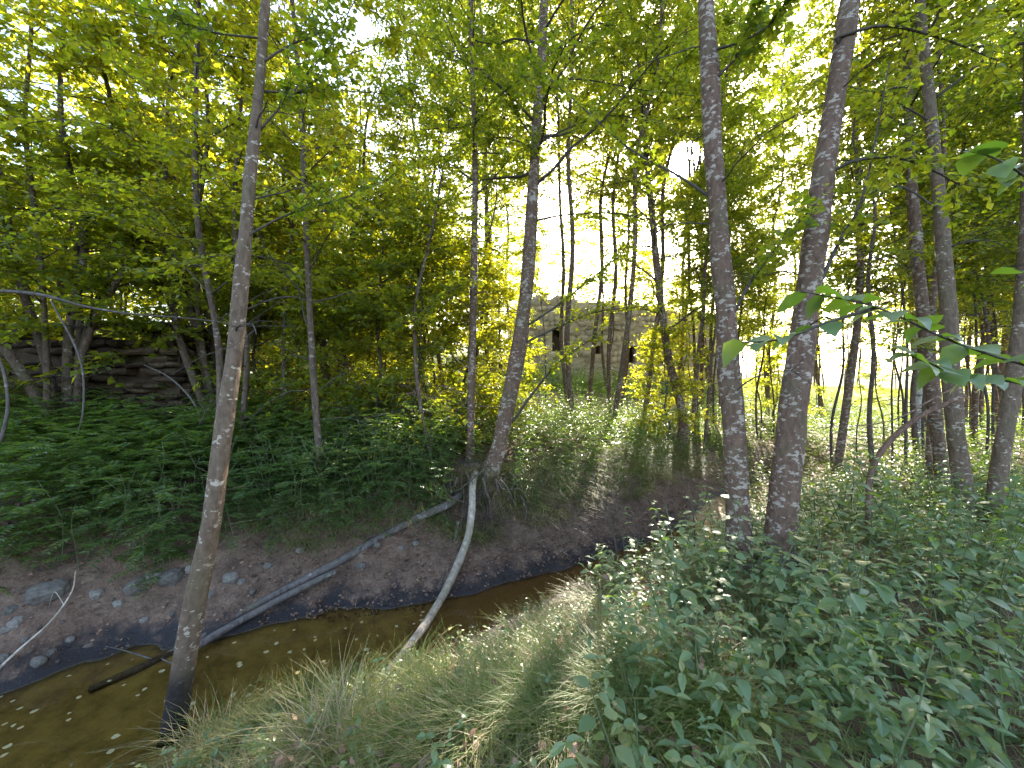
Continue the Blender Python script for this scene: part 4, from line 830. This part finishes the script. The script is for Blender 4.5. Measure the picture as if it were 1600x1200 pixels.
# grass
def blades(n, rs, L=(.25, .5), spread=.1, flop=1.0, width=.0045, dirb=None):
    az = rs.uniform(0, 6.28, n); base = np.column_stack([rs.normal(size=(n, 2)) * spread, np.full(n, -.02)]); ln = rs.uniform(*L, n); tilt = rs.uniform(.1, .7, n)
    d = np.column_stack([np.cos(az), np.sin(az), np.zeros(n)])
    if dirb is not None: d = nrm(d * .6 + np.array(dirb))
    side = np.column_stack([-d[:, 1], d[:, 0], np.zeros(n)]); V = []
    for k, t in enumerate((0, .35, .7, 1.)):
        out = (tilt * t + flop * .55 * t * t) * ln; up = ln * (t - .42 * flop * t * t * (.6 + tilt)); c = base + d * out[:, None] + np.column_stack([np.zeros(n), np.zeros(n), up]); w = width * (1 - t * .85)
        V += [c + side * w, c - side * w]
    V = np.stack(V, 1).reshape(-1, 3); f = np.array([[0, 1, 3, 2], [2, 3, 5, 4], [4, 5, 7, 6]])
    return V, (f[None] + (np.arange(n) * 8)[:, None, None]).reshape(-1, 4)
TUS = []
for i in range(5):
    rs = np.random.default_rng(500 + i); mb = MB(); mb.add(*blades(460, rs, (.22, .6), .1, 1.3, .0042, dirb=None)); TUS.append(mb.mesh('grass_tussock', M_grass, False))
spots = [(640, 1085), (560, 1110), (470, 1120), (700, 1120), (860, 975), (820, 1010), (930, 955), (900, 1080), (960, 1110), (1010, 1060), (760, 1150), (620, 1170), (520, 1175), (400, 1160), (1000, 1150), (880, 1160), (1090, 930), (1180, 985), (1060, 1010), (330, 1185), (1240, 960), (1120, 1120), (780, 1075), (940, 1020), (690, 1180), (840, 1110)]
rs = np.random.default_rng(71)
for i, (uu, vv) in enumerate(spots):
    p = onto_ground(uu, vv); o = link('grass_tussock', TUS[i % 5], None, trs(p, (rs.normal() * .1, rs.normal() * .1, rs.uniform(0, 6.28)), [rs.uniform(.45, .7) * (1.25 if vv > 1100 else 1)] * 3))
    tag(o, by(p, 'drooping tussock of fine green and straw grass', GRASS_MARKS), 'grass tussock', 'grass tussocks on the near bank')
pts = sample_near(2600, lambda x, y, s, e, z: (s < 0) & (e > .42 + .3 * vnoise(x * 3, y * 3)), ur=(250, 1640), dr=(1.1, 6), seed=72); mb = MB(); rs = np.random.default_rng(73)
for p in pts: v, f = blades(9, rs, (.08, .24), .05, 1.0, .003); mb.add(v + p, f)
tag(link('bank_grass', mb.mesh('bank_grass', M_grass, False)), 'thin grass growing all over the near bank', 'grass', kind='stuff')
pts = sample_near(1100, lambda x, y, s, e, z: (s > 0) & (e > .6 + .4 * vnoise(x * 2.5, y * 2.5)) & (e < 1.5), ur=(380, 1150), dr=(4, 9), seed=74); mb = MB()
for p in pts: v, f = blades(12, rs, (.18, .5), .06, 1.45, .003, dirb=(.2, -.9, 0)); mb.add(v + p, f)
tag(link('bank_fringe', mb.mesh('bank_fringe', M_grass, False)), 'dry grass hanging over the lip of the far bank', 'grass', kind='stuff')
pts = sample_near(3000, lambda x, y, s, e, z: (x > 2.5) & ((s > 0) | (y > 16)), ur=(1040, 1700), dr=(13, 45), seed=75); mb = MB()
for p in pts: v, f = blades(7, rs, (.35, .8), .3, .6, .012); mb.add(v + p, f)
tag(link('meadow_grass', mb.mesh('meadow_grass', M_meadow, False)), 'tall sunlit grass of the meadow behind the thicket', 'grass', kind='stuff')

# hazel branches reaching in from the right, each leaf its own piece
hb = np.array([2.75, 1.75, 0]); hb[2] = hz(hb[0], hb[1]); hz_b = thing('hazel_bush', 'hazel bush reaching in with large round leaves in front of the trunks', 'shrub', hb)
mb = MB(); add_tube(mb, spline([(0, 0, -.1), (.03, -.02, .8), (.0, -.05, 1.7), (-.1, -.1, 2.8)], 20), np.linspace(.03, .012, 20), 7, .1, 2); link('stem', mb.mesh('stem', M_twig), hz_b)
LH = []
for i in range(3):
    tv = OVATE[0].copy(); tv[:, 1] *= (1.25, 1.1, 1.35)[i]; tv[:, 2] *= (1, 1.8, .5)[i]; mb = MB(); mb.add(tv, OVATE[1]); LH.append(mb.mesh('leaf', M_broad))
rs = np.random.default_rng(81)
for q, nlf in (([(1740, 600, 1.75), (1600, 570, 1.7), (1480, 530, 1.62), (1370, 480, 1.55), (1250, 455, 1.5)], 30), ([(1740, 640, 1.75), (1600, 600, 1.65), (1500, 585, 1.55), (1420, 555, 1.5)], 20), ([(1370, 480, 1.55), (1290, 505, 1.5), (1220, 530, 1.45), (1160, 535, 1.42)], 8),
               ([(1740, 360, 1.75), (1640, 300, 1.75), (1560, 250, 1.8), (1510, 235, 1.85)], 12), ([(1740, 470, 1.75), (1650, 440, 1.8), (1585, 420, 1.85)], 6)):
    pth = spline([P(*a) - hb for a in q], 14); mb = MB(); add_tube(mb, pth, np.linspace(.008, .0025, 14), 5); br = link('branch', mb.mesh('branch', M_twig), hz_b)
    for k in range(nlf):
        t = (.25 + .75 * (k + rs.random()) / nlf) * 12.9; i = int(t); c = pth[i] * (1 - t + i) + pth[i + 1] * (t - i); tn_ = nrm(pth[i + 1] - pth[i]); sd = nrm(np.cross(tn_, [0, 0, 1])) * (1 if k % 2 else -1)
        ax = nrm(tn_ * .5 + sd * .9 + rs.normal(size=3) * .35 + [0, 0, -.25]); link('leaf', LH[k % 3], br, leaf_matrix(c, ax, (rs.normal() * .35, rs.normal() * .35, 1), rs.uniform(.07, .125)))
